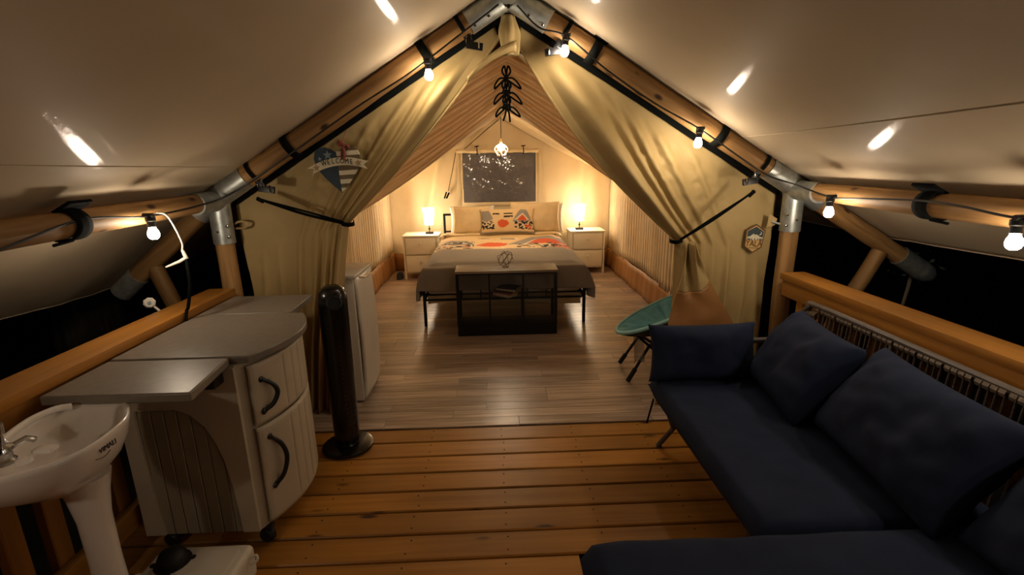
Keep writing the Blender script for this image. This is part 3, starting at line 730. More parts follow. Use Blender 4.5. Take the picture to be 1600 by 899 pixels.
rb_.tube(bez([(-.80, 2.755, 1.54), (-.795, 2.75, 1.58), (-.80, 2.75, 1.605), (-.825, 2.75, 1.62), (-.815, 2.75, 1.635), (-.79, 2.75, 1.61)]), .008, 6)
rb_.tube(bez([(-.80, 2.75, 1.60), (-.78, 2.75, 1.615), (-.765, 2.75, 1.60)]), .007, 6)
rb_.tube(bez([(-.815, 2.755, 1.54), (-.81, 2.75, 1.58), (-.80, 2.75, 1.61)]), .006, 6)
rb_.tube(bez([(-.81, 2.76, 1.62), (-.80, 2.79, 1.66), (-.79, 2.82, 1.70)]), .003, 5)
rb_.build('hanging_ribbon', 'redbrown', hs)

# ------------------------------------------------------------------ PREP CABINET
cb = thing('prep_cabinet', 'taupe resin outdoor prep cabinet on casters with a grey three-piece top', 'cabinet', (-1.17, 1.97, 0), world=True)
Y0, Y1, XB, ZT, ZB = 1.70, 2.25, -1.41, .80, .085
def xf(Y, z=.5): return -.955 + .085*(1-((Y-(Y0+Y1)/2)/((Y1-Y0)/2))**2)
# body shell with bowed front
def body_outline(off=0): return [(XB, Y0+off), (XB, Y1-off)] + [(xf(lerp(Y1, Y0, i/16))-.012-off, lerp(Y1-off, Y0+off, i/16)) for i in range(17)]
MB().prism(body_outline(.004), Matrix.Translation((0, 0, ZB)), ZT-ZB-.0).build('body', 'resin', cb)
# side panel: frame with an arched, recessed, grooved panel (near side)
def ring(outer, inner, M, d):
    m = MB(); n = len(outer)
    a = [[m.bm.verts.new(M @ Vector((x, y_, z))) for x, y_ in P_] for P_ in (outer, inner) for z in (0, d)]
    for i in range(n):
        j = (i+1) % n
        m.bm.faces.new((a[1][i], a[1][j], a[3][j], a[3][i])); m.bm.faces.new((a[0][j], a[0][i], a[2][i], a[2][j]))
        m.bm.faces.new((a[0][i], a[0][j], a[1][j], a[1][i])); m.bm.faces.new((a[2][j], a[2][i], a[3][i], a[3][j]))
    return m
W_ = -.967 - XB; H_ = ZT-ZB-.01
arch = [(.075, .0), (.065, .1), (.06, .25), (.055, .40), (.055, .52), (.06, .545), (.10, .55), (.16, .552), (.21, .545), (.26, .52), (.305, .47), (.335, .40), (.355, .32), (.37, .2), (.375, .1), (.38, .0)]
def sq(p):
    cx, cy = W_/2, .0; 
    return p
outer = []
for i, (x, y_) in enumerate(arch):
    t = i/(len(arch)-1)
    if i <= 4: outer.append((0, lerp(0, H_, (i/4))))
    elif i <= 10: outer.append((lerp(0, W_, (i-4)/6.0), H_))
    else: outer.append((W_, lerp(H_, 0, (i-10)/5)))
Msd = Matrix.Translation((XB, Y0+.004, ZB+.005)) @ Matrix.Rotation(PI/2, 4, 'X')
o1 = outer; a1 = arch
m = MB(); n = len(a1); dd = .016
vv = [[m.bm.verts.new(Msd @ Vector((x, y_, z))) for x, y_ in P_] for P_ in (o1, a1) for z in (0, dd)]
for i in range(n-1):
    j = i+1
    m.bm.faces.new((vv[1][i], vv[1][j], vv[3][j], vv[3][i])); m.bm.faces.new((vv[0][i], vv[1][i], vv[1][j], vv[0][j])); m.bm.faces.new((vv[2][i], vv[2][j], vv[3][j], vv[3][i]))
m.build('side_frame', 'resin', cb, weld=False)
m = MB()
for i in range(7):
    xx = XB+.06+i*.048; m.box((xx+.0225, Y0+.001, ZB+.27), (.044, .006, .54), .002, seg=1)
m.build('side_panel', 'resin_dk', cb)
# doors
def door(z0, z1, name='door'):
    m = MB(); ya, yb = Y0+.025, Y1-.02; n = 96
    def ff(u, v):
        Y = lerp(ya, yb, u); g_ = .0
        for q in (.30, .42, .54, .66, .78, .90):
            g_ += .005*math.exp(-((u-q)/.008)**2)*(sst(0, .06, v)*sst(0, .06, 1-v))
        e = .006*(1-sst(0, .03, min(u, 1-u)))+.006*(1-sst(0, .03, min(v, 1-v)))
        return Vector((xf(Y)+.012-g_-e, Y, lerp(z0, z1, v)))
    m.grid(ff, n, 24); back = MB()
    o = m.build(name, 'resin', cb, solid=.016); o.modifiers[0].offset = -1 ; return o
d1 = door(.535, .785); d2 = door(.10, .525)
for dpar, za, zb in ((d1, .715, .585), (d2, .47, .255)):
    pts = bez([(xf(1.76)+.014, 1.765, za), (xf(1.78)+.034, 1.785, lerp(za, zb, .22)), (xf(1.79)+.042, 1.79, lerp(za, zb, .5)), (xf(1.78)+.034, 1.775, lerp(za, zb, .8)), (xf(1.76)+.014, 1.755, zb)], 6)
    MB().tube(pts, [.008]*3+[.0095]*(len(pts)-6)+[.008]*3, 8).lathe([(.014, 0), (.014, .006), (.009, .01)], pts[0]-Vector((.006, 0, 0)), 10, axis=(1, 0, 0)).lathe([(.014, 0), (.014, .006), (.009, .01)], pts[-1]-Vector((.006, 0, 0)), 10, axis=(1, 0, 0)).build('door_handle', 'handle', dpar)
# tops
def slab(pts, z0, z1, name):
    m = MB().prism(pts, Matrix.Translation((0, 0, z0)), z1-z0); o = m.build(name, 'counter', cb)
    md = o.modifiers.new('b', 'BEVEL'); md.width = .006; md.segments = 3; md.limit_method = 'ANGLE'; return o
slab([(-1.415, 1.712), (-1.415, 2.262)] + [(xf(lerp(Y1, Y0, i/20), 0)+.035-(.0 if 0 < i < 20 else .0), lerp(2.262, 1.712, i/20)) for i in range(21)], .80, .832, 'counter_top')
slab([(-1.415, 1.425), (-1.415, 1.706), (-.985, 1.706), (-.955, 1.42)], .797, .829, 'drop_leaf')
slab([(-1.415, 2.268), (-1.415, 2.60), (-1.00, 2.60), (-.99, 2.268)], .80, .832, 'drop_leaf')
MB().box((-1.03, 1.66, .765), (.05, .07, .05), .006).box((-1.36, 1.66, .765), (.05, .07, .05), .006).box((-1.06, 2.32, .765), (.04, .1, .05), .006).build('leaf_bracket', 'handle', cb)
for cx, cy in ((-.965, 1.74), (-.965, 2.2), (-1.35, 1.74), (-1.35, 2.2)):
    m = MB().lathe([(.0, -.017), (.026, -.017), (.033, -.008), (.033, .008), (.026, .017), (0, .017)], (cx, cy, .0335), 16, axis=(.25, 1, 0)).box((cx, cy, .072), (.05, .035, .03), .006)
    m.build('caster', 'rubber', cb)

# ------------------------------------------------------------------ SINK
sk = thing('wash_basin', 'white pedestal wash basin with a chrome tap beside the left railing', 'sink', (-1.25, 1.27, 0), world=True)
RO = [(-1.135, 1.41), (-1.085, 1.33), (-1.070, 1.24), (-1.075, 1.16), (-1.105, 1.10), (-1.15, 1.06), (-1.21, 1.035), (-1.28, 1.02), (-1.34, 1.03), (-1.375, 1.08), (-1.375, 1.16), (-1.365, 1.26), (-1.35, 1.36), (-1.32, 1.42), (-1.26, 1.445), (-1.19, 1.445)]
RO = [(p.x, p.y) for p in bez([(x, y_, 0) for x, y_ in RO+[RO[0]]], 4)[:-1]]
cxs = sum(p[0] for p in RO)/len(RO); cys = sum(p[1] for p in RO)/len(RO)
levels = [(.62, .30, 0, .01), (.655, .55, 0, .01), (.70, .80, 0, 0), (.75, .94, 0, 0), (.785, .99, 0, 0), (.80, 1.0, 0, 0), (.803, .975, 0, 0), (.798, .91, .0, 0), (.785, .84, .01, .01), (.74, .70, .015, .01), (.705, .45, .02, .01), (.70, .05, .02, .01)]
m = MB(); rings = []
for z, k, ox, oy in levels:
    rings.append([m.bm.verts.new((cxs+(x-cxs)*k+ox+(-.015*(1-k) if z < .75 and k < .9 and ox == 0 else 0), cys+(y_-cys)*k+oy+(.05*(1-k) if ox == 0 else .02*(1-k)), z)) for x, y_ in RO])
n = len(RO)
for i in range(len(rings)-1):
    for k in range(n): m.bm.faces.new((rings[i][k], rings[i][(k+1) % n], rings[i+1][(k+1) % n], rings[i+1][k]))
m.bm.faces.new(rings[0][::-1]); m.bm.faces.new(rings[-1])
basin = m.build('basin', 'ceramic', sk, sharp=2)
MB().tube(bez([(-1.30, 1.19, .806), (-1.315, 1.205, .812), (-1.335, 1.30, .814), (-1.325, 1.37, .812), (-1.30, 1.40, .806)]), .010, 10).build('ledge', 'ceramic', sk)
MB().lathe([(.078, 0), (.078, .02), (.058, .05), (.046, .12), (.040, .35), (.042, .5), (.052, .58), (.065, .64)], (-1.215, 1.29, 0), 24).build('pedestal', 'ceramic', sk)
MB().lathe([(.0, .0), (.024, .0), (.026, .008), (.020, .014), (.020, .03), (.026, .036), (.024, .044), (.012, .05), (.012, .075), (.016, .08), (.017, .105), (.013, .11), (.0, .112)], (-1.235, 1.118, .797), 16).tube([(-1.235, 1.118, .83), (-1.215, 1.165, .838), (-1.21, 1.18, .825)], .008, 8).build('tap', 'chrome', sk)
MB().lathe([(.018, 0), (.016, .008), (.006, .012), (0, .012)], (-1.19, 1.12, .797), 14).box((-1.185, 1.175, .799), (.05, .03, .012), .005).build('soap_rest', 'ceramic', sk)
# maker's mark on the front of the bowl
mk = Matrix.Translation((-1.077, 1.225, .768)) @ Matrix.Rotation(math.radians(88), 4, 'Z') @ Matrix.Rotation(math.radians(72), 4, 'X')
text_mesh('VIMALI', .019, mk @ Matrix.Translation((0, 0, .0065)), 'lettering', 'ink', basin, .001, shear=.3)
MB().tube([mk @ Vector((-.045+.008*i, -.012-.006*math.sin(i/6*PI), .006)) for i in range(7)], .0012, 5).build('swoosh', 'ink', basin)

# ------------------------------------------------------------------ FOOT PUMP TANK
tk = thing('water_tank', 'low white plastic tank with a black foot pump dome on the deck', 'tank', (-1.1, 1.42, 0), world=True)
m = MB().box((-1.10, 1.40, .068), (.34, .36, .136), .03, seg=4); m.build('tank_body', 'whiteplastic', tk)
MB().box((-1.10, 1.40, .137), (.27, .29, .012), .005).build('tank_lid', 'whiteplastic', tk)
MB().lathe([(.0, .052), (.02, .05), (.038, .040), (.047, .022), (.049, .006), (.058, .003), (.060, -.002), (.0, -.002)], (-1.175, 1.49, .144), 24).build('pump_dome', 'rubber', tk)
for a in (.3, 1.9, 3.4, 5.0):
    MB().lathe([(.010, 0), (.010, .004), (.004, .006), (.0, .006)], (-1.175+.062*math.cos(a), 1.49+.062*math.sin(a), .143), 8).build('screw_tab', 'rubber', tk)
MB().tube(bez([(-.925, 1.52, .115), (-.905, 1.53, .12), (-.90, 1.52, .105), (-.92, 1.51, .10)]), .005, 6).build('tank_clip', 'whiteplastic', tk)
MB().tube(bez([(-1.262, 1.46, .10), (-1.29, 1.47, .11), (-1.33, 1.44, .09), (-1.34, 1.36, .03), (-1.33, 1.25, .012)]), .007, 8).build('hose', 'whiteplastic', tk)

# ------------------------------------------------------------------ TOWER FAN
fn = thing('tower_fan', 'tall gloss black tower fan on a round base beside the cabinet', 'fan', (-.835, 2.43, 0), world=True)
MB().lathe([(.0, 0), (.125, 0), (.135, .006), (.134, .018), (.12, .024), (.06, .030), (.05, .05), (.05, .06)], (-.835, 2.43, .001), 36).build('base', 'blackplastic', fn)
def fan_out(r, z, lean=0):
    return [Vector((-.835+math.cos(a)*r*.88+0, 2.43+math.sin(a)*r*.9, z)) for a in [2*PI*k/28 for k in range(28)]]
m = MB(); rr = [(.072, .05), (.076, .10), (.080, .5), (.083, .80), (.083, .84), (.078, .875), (.066, .90), (.045, .912), (.001, .915)]
rg = []
for i, (r, z) in enumerate(rr):
    tilt = .0
    rg.append([m.bm.verts.new(v + Vector((0, 0, (-.30*(v.y-2.43) * -1 if z > .83 else 0)*.5))) for v in fan_out(r, z)])
for i in range(len(rg)-1):
    for k in range(28): m.bm.faces.new((rg[i][k], rg[i][(k+1) % 28], rg[i+1][(k+1) % 28], rg[i+1][k]))
m.bm.faces.new(rg[0][::-1]); m.build('tower_body', 'blackplastic', fn, sharp=1.2)
ax = Vector((.40, -.90, .22)).normalized(); cpos = Vector((-.806, 2.362, .845))
MB().lathe([(.032, -.02), (.038, .0), (.038, .012), (.032, .014), (.030, .006), (.0, .006)], cpos, 24, axis=ax).build('control_ring', 'handle', fn).scale = (1, 1, 1)
m = MB()
for k in range(26): m.box((-.835+.062*math.cos(-.75)+.0, 2.43+.062*math.sin(-.75), .16+k*.025), (.06, .012, .005), .001, rot=Matrix.Rotation(-.75+PI/2, 3, 'Z'), seg=1)
m.build('air_slats', 'grille', fn)
text_mesh('Lasko', .012, Matrix.Translation((-.775, 2.366, .125)) @ Matrix.Rotation(math.radians(42), 4, 'Z') @ Matrix.Rotation(PI/2, 4, 'X'), 'lettering', 'steel', fn, .0005) if False else None

# ------------------------------------------------------------------ MINI FRIDGE
fg = thing('mini_fridge', 'white mini fridge with a curved door edge standing behind the tower fan', 'fridge', (-.98, 3.0, 0), world=True)
MB().box((-1.03, 3.13, .43), (.32, .40, .82), .012).build('body', 'fridge', fg)
# door faces +X
MB().grid(lambda u, v: Vector((-.872+.030*math.sin(PI*v)**.6*.7+.008*math.sin(PI*u), lerp(2.94, 3.32, u), lerp(.03, .835, v))), 16, 24).build('door', 'fridge', fg, solid=.02)
MB().box((-1.03, 3.13, .849), (.35, .42, .022), .008).build('top', 'fridge', fg)
MB().tube(bez([(-.846, 2.99, .835), (-.829, 3.06, .822), (-.829, 3.19, .822), (-.846, 3.27, .835)]), .006, 8).build('door_handle', 'chrome', fg)
for a, b in ((-1.15, 2.98), (-.92, 2.98), (-1.15, 3.28), (-.92, 3.28)): MB().lathe([(.018, 0), (.018, .03)], (a, b, .004), 10).build('foot', 'rubber', fg)

# ------------------------------------------------------------------ BED
bedr = thing('bed', 'black metal bed frame with slim legs under the double bed', 'bed', (.09, 5.5, 0), world=True)
bx0, bx1, by0, by1 = -.675, .845, 4.47, 6.71
for x in (bx0, bx1):
    MB().box((x, by0, .235), (.028, .028, .47), .004).lathe([(.016, 0), (.016, .014), (0, .016)], (x, by0, .47), 8).build('leg', 'blackmetal', bedr)
    MB().box((x, by1, .43), (.03, .03, .86), .004).build('headboard_post', 'blackmetal', bedr)
    MB().box((x, 5.53, .27), (.02, 2.1, .035), .003).build('side_rail', 'blackmetal', bedr)
    MB().box((x, 5.5, .13), (.02, .02, .25), .003).build('leg', 'blackmetal', bedr)
MB().box((.085, by0, .405), (1.52, .02, .024), .003).box((.085, by0, .265), (1.52, .02, .018), .003).build('footboard_rail', 'blackmetal', bedr)
for x in (-.32, -.14, .08, .30, .48): MB().box((x, by0, .335), (.012, .012, .13), .002).build('footboard_bar', 'blackmetal', bedr)
MB().box((.085, by1, .85), (1.55, .03, .03), .004).box((.085, by1, .62), (1.52, .02, .02), .003).build('headboard_rail', 'blackmetal', bedr)
for i in range(7): MB().box((lerp(-.5, .67, i/6), by1, .73), (.012, .012, .22), .002).build('headboard_bar', 'blackmetal', bedr)
m = MB()
for i in range(10): m.box((.085, 4.6+i*.2, .285), (1.50, .06, .012), .002, seg=1)
m.build('slats', 'blackmetal', bedr)
tag(MB().box((.085, 5.54, .435), (1.48, 2.04, .27), .05, seg=4).build('mattress', 'white'), 'thick white mattress under the mountain-print quilt', 'mattress')
# quilt: one sheet draped over the mattress, flat print as vertex colours
CRM = lin(226, 198, 152); GRY = lin(150, 144, 136); GR2 = lin(150, 142, 132); ORG_ = lin(214, 92, 48); BLK = lin(34, 28, 34); WHT = lin(226, 214, 190)
def poly(px, py, P_):
    ins = False; j = len(P_)-1
    for i in range(len(P_)):
        xi, yi = P_[i]; xj, yj = P_[j]
        if (yi > py) != (yj > py) and px < (xj-xi)*(py-yi)/(yj-yi)+xi: ins = not ins
        j = i
    return ins
def qcol(x, y):
    """x: -1..1 across, y: metres down from the pillow side (0 .. 2)"""
    n1 = nz(x*6, y*6, 4); n2 = nz(x*16, y*9, 8)
    if y > 1.12+.01*n1: return GR2
    c = CRM
    if y > .97: c = WHT if n2 > .35 else CRM
    if poly(x, y, [(-.95, .70), (-.80, .48), (-.55, .55), (-.42, .78), (-.7, .82)]): c = GRY
    if poly(x, y, [(.05, .86), (.30, .55), (.52, .28), (.80, .22), (1.3, .45), (1.3, .70), (.5, .80)]): c = GRY
    if poly(x, y, [(.38, .78), (.58, .50), (.72, .46), (.98, .74), (.98, .78)]): c = ORG_
    if poly(x, y, [(.33, .82), (.50, .58), (.60, .46), (.38, .80)]): c = WHT
    if .30 < y < .42 and -.42 < x < -.15 and abs(y-.36) < .035*(1-abs(x+.285)/.14)+.01*n2: c = BLK
    if abs(x-.12) < .15+.01*n1 and abs(y-.40) < .07: c = WHT
    if abs(x-.10) < .12 and (abs(y-.385) < .022 or abs(y-.46) < .018): c = BLK
    r = math.hypot((x+.14)/.28, (y-.83)/.17)
    if r < .82+.22*nz(x*22, y*16, 1)+.12*nz(x*50, y*40, 2): c = ORG_
    if x < -.42 and .62 < y < 1.10:
        if nz(x*7, y*15, 12) > -.02+.5*abs(y-.86): c = BLK if n2 > -.22 else WHT
        if nz(x*9, y*12, 30) > .42: c = ORG_
    if x > .22 and .76 < y < 1.10:
        k = nz(x*7, y*16, 21)
        if k > .02+1.2*abs(y-.93)-.25*sst(.3, .9, x): c = BLK if n2 > -.25 else WHT
        if x > .78 and nz(x*6, y*9, 40) > .05: c = ORG_
    return c
qm = MB(); cl_ = qm.bm.loops.layers.float_color.new('Col')
hw = .752; ztop = .60; foot = 4.42; head = 6.36
def qf(u, v):
    # u across including side drops, v from head (0) to foot drop (1)
    tot = 2*hw+.60; s = (u-.5)*tot; L = (head-foot)+.21; d = v*L
    if abs(s) <= hw: x = s; dz = 0
    else: x = math.copysign(hw+.035*(1-math.exp(-(abs(s)-hw)*14)), s); dz = abs(s)-hw
    Y = head-d; df = 0
    if d > head-foot: df = d-(head-foot); Y = foot - .03*(1-math.exp(-df*14))
    edge = sst(0, .12, hw-abs(s)) if abs(s) < hw else 0
    edf = sst(0, .12, (head-foot)-d) if d < head-foot else 0
    z = ztop + .028*edge*edf - .02 + .008*nz(x*4, Y*3, 1)*1.2 - max(dz, df)*(1.0)
    if dz > 0 and df > 0: z = ztop-.02-max(dz, df); x += math.copysign(.05*min(dz, df)/.3, s); Y -= .03*min(dz, df)/.3
    w = .022*math.sin(Y*11+s)*min(1, dz*5) if dz > 0 else 0
    x += math.copysign(w, s); Y += (.012*math.sin(x*14)*min(1, df*6) if df > 0 else 0)
    # left hangs a little longer at the foot
    return Vector((x+.087, Y, max(z, .22)))
NU, NV = 240, 200
V = [[qm.bm.verts.new(qf(i/NU, j/NV)) for j in range(NV+1)] for i in range(NU+1)]
for i in range(NU):
    for j in range(NV):
        f = qm.bm.faces.new((V[i][j], V[i+1][j], V[i+1][j+1], V[i][j+1]))
        for l, (a, b) in zip(f.loops, ((i, j), (i+1, j), (i+1, j+1), (i, j+1))):
            s = (a/NU-.5)*(2*hw+.60)/hw; l[cl_] = qcol(s, (b/NV)*((head-foot)+.21))
o = qm.build('quilt', 'print', sharp=2, solid=.012); tag(o, 'cream and grey quilt with orange and black mountain print spread over the bed', 'quilt')
# folded-back cream sheet edge
tag(MB().grid(lambda u, v: Vector((.087+lerp(-.79, .79, u), lerp(6.42, 6.26, v), .622+.012*math.sin(v*PI)+.004*math.sin(u*30)-.04*max(0, abs(u-.5)*2-.93)*14)), 60, 8).build('folded_sheet', 'cream', solid=.014), 'cream sheet edge folded back in front of the bed pillows', 'sheet')
tag(MB().grid(lambda u, v: Vector((.085+lerp(-.73, .73, u), 4.50-.004*math.sin(u*40), lerp(.30, .22+.03*math.sin(u*5), v))), 80, 4).build('bed_skirt', 'cream', solid=.006), 'cream cloth hem hanging under the mattress at the foot of the bed', 'cloth')

def pillow(w, h, t, name, mat, loc, rx=-.3, rz=0, ry=0, colf=None, flange=0, p=2.4, wr=.012, n=28, seed=0, parent=None, sag=0):
    """w along X, h along local Z (upright), t thick; leaning back by rx"""
    m = MB(); lay = m.bm.loops.layers.float_color.new('Col') if colf else None
    R_ = Matrix.Rotation(rz, 3, 'Z') @ Matrix.Rotation(ry, 3, 'Y') @ Matrix.Rotation(rx, 3, 'X')
    for sd in (-1, 1):
        VV = []
        for i in range(n+1):
            row = []
            for j in range(n+1):
                a = i/n*2-1; b = j/n*2-1
                a = math.sin(a*PI/2)*.35+a*.65; b = math.sin(b*PI/2)*.35+b*.65
                th = ((1-abs(a)**p)*(1-abs(b)**p))**.5
                pin = 1-.07*(1-abs(b)**2)*abs(a)**4; pin2 = 1-.07*(1-abs(a)**2)*abs(b)**4
                x = a*w/2*pin; z = b*h/2*pin2
                y_ = sd*t/2*th + wr*th*nz(x*7+seed, z*7, sd+seed)+ wr*.7*nz(x*15+seed, z*15, seed)*th**.3
                z -= sag*(1-abs(a))*(b > 0)*.5
                row.append(m.bm.verts.new(R_ @ Vector((x, y_, z+h/2))))
            VV.append(row)
        for i in range(n):
            for j in range(n):
                f = m.bm.faces.new((VV[i][j], VV[i+1][j], VV[i+1][j+1], VV[i][j+1]))
                if lay:
                    for l, (a, b) in zip(f.loops, ((i, j), (i+1, j), (i+1, j+1), (i, j+1))): l[lay] = colf(a/n*2-1, b/n*2-1)
    me = m.mesh(name, mat, 2); o = link(bpy.data.objects.new(name, me)); o.location = loc
    if parent: o.parent = parent
    return o
def pcol(x, z):
    c = CRM; n2 = nz(x*14, z*9, 3)
    if z < -.80: return GRY
    if poly(x, z, [(-1, .1), (-.95, .7), (-.6, .75), (-.45, .1), (-.7, -.1)]): c = GRY
    if poly(x, z, [(.15, -.1), (.42, .92), (.62, .80), (.85, .0), (.6, -.2)]): c = GRY
    if poly(x, z, [(.20, .02), (.48, .50), (.74, 0)]): c = WHT
    if poly(x, z, [(.28, .0), (.48, .38), (.66, 0)]): c = ORG_
    if math.hypot((x+.14)/.2, (z+.2)/.3) < .85+.2*nz(x*16, z*16, 1): c = ORG_
    if abs(x+.35) < .10 and abs(z-.45) < .05+.03*n2: c = BLK
    if abs(x-.02) < .13 and (abs(z-.45) < .05 or abs(z-.25) < .06) and n2 > -.35: c = BLK
    if -.98 < x < -.4 and -.6 < z < 0 and nz(x*9, z*7, 2) > -.08: c = BLK if n2 > -.2 else WHT
    if .2 < x < .98 and -.65 < z < -.05 and nz(x*9, z*8, 5) > .0-.2*x: c = BLK if n2 > -.2 else WHT
    if .5 < x < .85 and -.65 < z < -.25 and nz(x*8, z*6, 15) > -.05: c = ORG_
    return c
tag(pillow(.60, .38, .17, 'pillow', 'white', (-.28, 6.52, .60), -.22, .10, seed=1), 'white pillow standing at the left end of the headboard', 'pillow', 'plain bed pillows')
tag(pillow(.62, .40, .17, 'pillow', 'white', (.62, 6.52, .60), -.22, -.12, seed=2), 'white pillow standing at the right end of the headboard', 'pillow', 'plain bed pillows')
tag(pillow(.50, .37, .13, 'pillow', 'cream', (-.29, 6.365, .625), -.28, 0, seed=3), 'cream pillow left of the mountain-print pillow', 'pillow', 'plain bed pillows')
tag(pillow(.66, .40, .13, 'pillow', 'cream', (.54, 6.365, .63), -.22, 0, seed=4), 'large cream pillow right of and behind the mountain-print pillow', 'pillow', 'plain bed pillows')
tag(pillow(.71, .34, .12, 'printed_pillow', 'print', (.175, 6.245, .63), -.38, 0, colf=pcol, n=80, seed=5), 'pillow with grey, orange and black mountain print at the middle of the bed', 'pillow')

# ------------------------------------------------------------------ GLASS-FRONTED SHELF AT THE BED FOOT
bc = thing('display_shelf', 'low black metal shelf with glass panels and wooden top at the foot of the bed', 'shelf', (.10, 4.29, 0), world=True)
sx0, sx1, sy0, sy1 = -.345, .545, 4.15, 4.43
MB().box((.10, 4.29, .592), (.905, .30, .022), .003).build('top', wood('grey_shelf_top', lin(104, 92, 76), lin(140, 126, 104), lin(70, 58, 48), kth=.01), bc)
MB().box((.10, 4.29, .055), (.89, .28, .10), .004).build('base', 'blackmetal', bc)
for x in (sx0+.011, sx1-.011):
    for y_ in (sy0+.011, sy1-.011): MB().box((x, y_, .34), (.026, .022, .48), .002).build('corner_post', 'blackmetal', bc)
for x in (-.055, .245):
    MB().box((x, sy0+.01, .34), (.014, .014, .48), .002).build('mullion', 'blackmetal', bc)
    MB().box((x, sy1-.01, .34), (.014, .014, .48), .002).build('mullion', 'blackmetal', bc)
MB().box((.10, sy0+.01, .575), (.88, .014, .014), .002).box((.10, sy0+.01, .112), (.88, .014, .014), .002).build('front_rail', 'blackmetal', bc)
MB().box((.10, 4.29, .340), (.85, .25, .008), .001).build('glass_shelf', 'glasspane', bc)
for a, b in ((-.327, -.062), (-.048, .238), (.252, .527)):
    MB().box(((a+b)/2, sy0+.012, .34), (b-a, .003, .46)).build('pane', 'glasspane', bc)
for x in (sx0+.011, sx1-.011): MB().box((x, 4.29, .34), (.003, .24, .46)).build('side_pane', 'glasspane', bc)
def book(i, w, l, t, z, rz, mat, dx, dy, label):
    r = thing('book', label, 'book', (.10+dx, 4.30+dy, z), 'stacked books on the glass shelf', rz=rz)
    MB().box((0, 0, t/2), (l-.006, w-.006, t-.004), .001).build('pages', 'paper', r)
    MB().box((0, 0, .001), (l, w, .0025)).box((0, 0, t-.001), (l, w, .0025)).box((0, -w/2, t/2), (l, .003, t)).build('cover', mat, r)
zb = .3445
for i, (t, mt, lb_) in enumerate(((.022, 'paper', 'pale thick book at the bottom of the small stack on the glass shelf'), (.013, 'redbrown', 'red-brown book second from the bottom of the stack on the glass shelf'), (.013, 'dkbook', 'dark book in the middle of the stack on the glass shelf'), (.012, 'paper', 'thin pale book second from the top of the stack on the glass shelf'), (.015, 'dkbook', 'dark book topmost on the glass shelf'))):
    book(i, .13, .19, t, zb, -.75+.07*i, mt, .01*i-.01, .006*i-.01, lb_); zb += t+.0005
orb = MB(); C_ = Vector((.095, 4.29, .683))
for k in range(5):
    n_ = Vector(((.9, .3, .2), (-.5, .8, .4), (.1, -.5, .9), (.6, .6, -.6), (-.8, .1, .6))[k]).normalized(); u_ = n_.orthogonal().normalized(); v_ = n_.cross(u_)
    orb.tube([C_+(u_*math.cos(b)+v_*math.sin(b))*.078 for b in [2*PI*j/6+k for j in range(6)]], .0022, 5, closed=True)
orb.tube([C_+Vector((.03*math.cos(b), .03*math.sin(b), -.077)) for b in [2*PI*j/8 for j in range(8)]], .0025, 5, closed=True)
tag(orb.build('wire_orb', 'copper'), 'geometric bronze wire orb standing on the black shelf top', 'ornament')

# ------------------------------------------------------------------ NIGHTSTANDS AND LAMPS
def nightstand(loc, label):
    r = thing('nightstand', label, 'nightstand', loc, 'white two-drawer nightstands')
    w, d, h = .47, .38, .595
    MB().box((0, d/2, h-.01), (w+.02, d+.02, .02), .003).build('top', 'furn', r)
    MB().box((0, d/2+.004, .33), (w-.02, d-.02, .50), .003).build('carcass', 'furn', r)
    for x in (-w/2+.013, w/2-.013):
        for y_ in (.012, d-.012): MB().box((x, y_, .29), (.026, .026, .58), .003).build('leg', 'furn', r)
    for z in (.455, .215):
        dr = MB().box((0, -.004, z), (w-.07, .02, .218 if z > .3 else .220), .004).build('drawer', 'furn', r)
        MB().lathe([(.0, .028), (.011, .026), (.015, .018), (.011, .010), (.006, .006), (.006, 0)], (0, -.013, z+.03), 14, axis=(0, -1, 0)).build('knob', 'furn', dr)
    return r
ns = nightstand((-.985, 6.48, .007), 'white two-drawer nightstand left of the bed')
n2_ = copytree(ns); n2_.location = (1.285, 6.60, .007); n2_['label'] = 'white two-drawer nightstand right of the bed'
def lamp(loc, label):
    r = thing('table_lamp', label, 'lamp', loc, 'lit bedside lamps')
    MB().box((0, 0, .012), (.105, .075, .024), .003).build('base', 'blackmetal', r)
    MB().tube([(0, 0, .02), (0, 0, .20)], .006, 8).lathe([(.010, 0), (.014, .006), (.014, .02), (.008, .03)], (0, 0, .055), 10).build('pole', 'blackmetal', r)
    MB().lathe([(.058, .125), (.064, .20), (.072, .28), (.079, .345), (.072, .346), (.066, .28), (.058, .2), (.052, .126)], (0, 0, 0), 24).build('lamp_shade', 'shade', r)
    return r
lp = lamp((-.88, 6.66, .602), 'lit white-shaded table lamp on the left nightstand')
l2 = copytree(lp); l2.location = (1.195, 6.78, .602); l2['label'] = 'lit white-shaded table lamp on the right nightstand'
sh = MB().lathe([(.0, .09), (.03, .085), (.05, .05), (.055, .0)], (-1.30, 6.55, .008), 10, sx=.9, sy=1.6)
tag(sh.build('pair_of_slippers', 'greycloth'), 'small dark bundle on the floor left of the left nightstand', 'bundle')

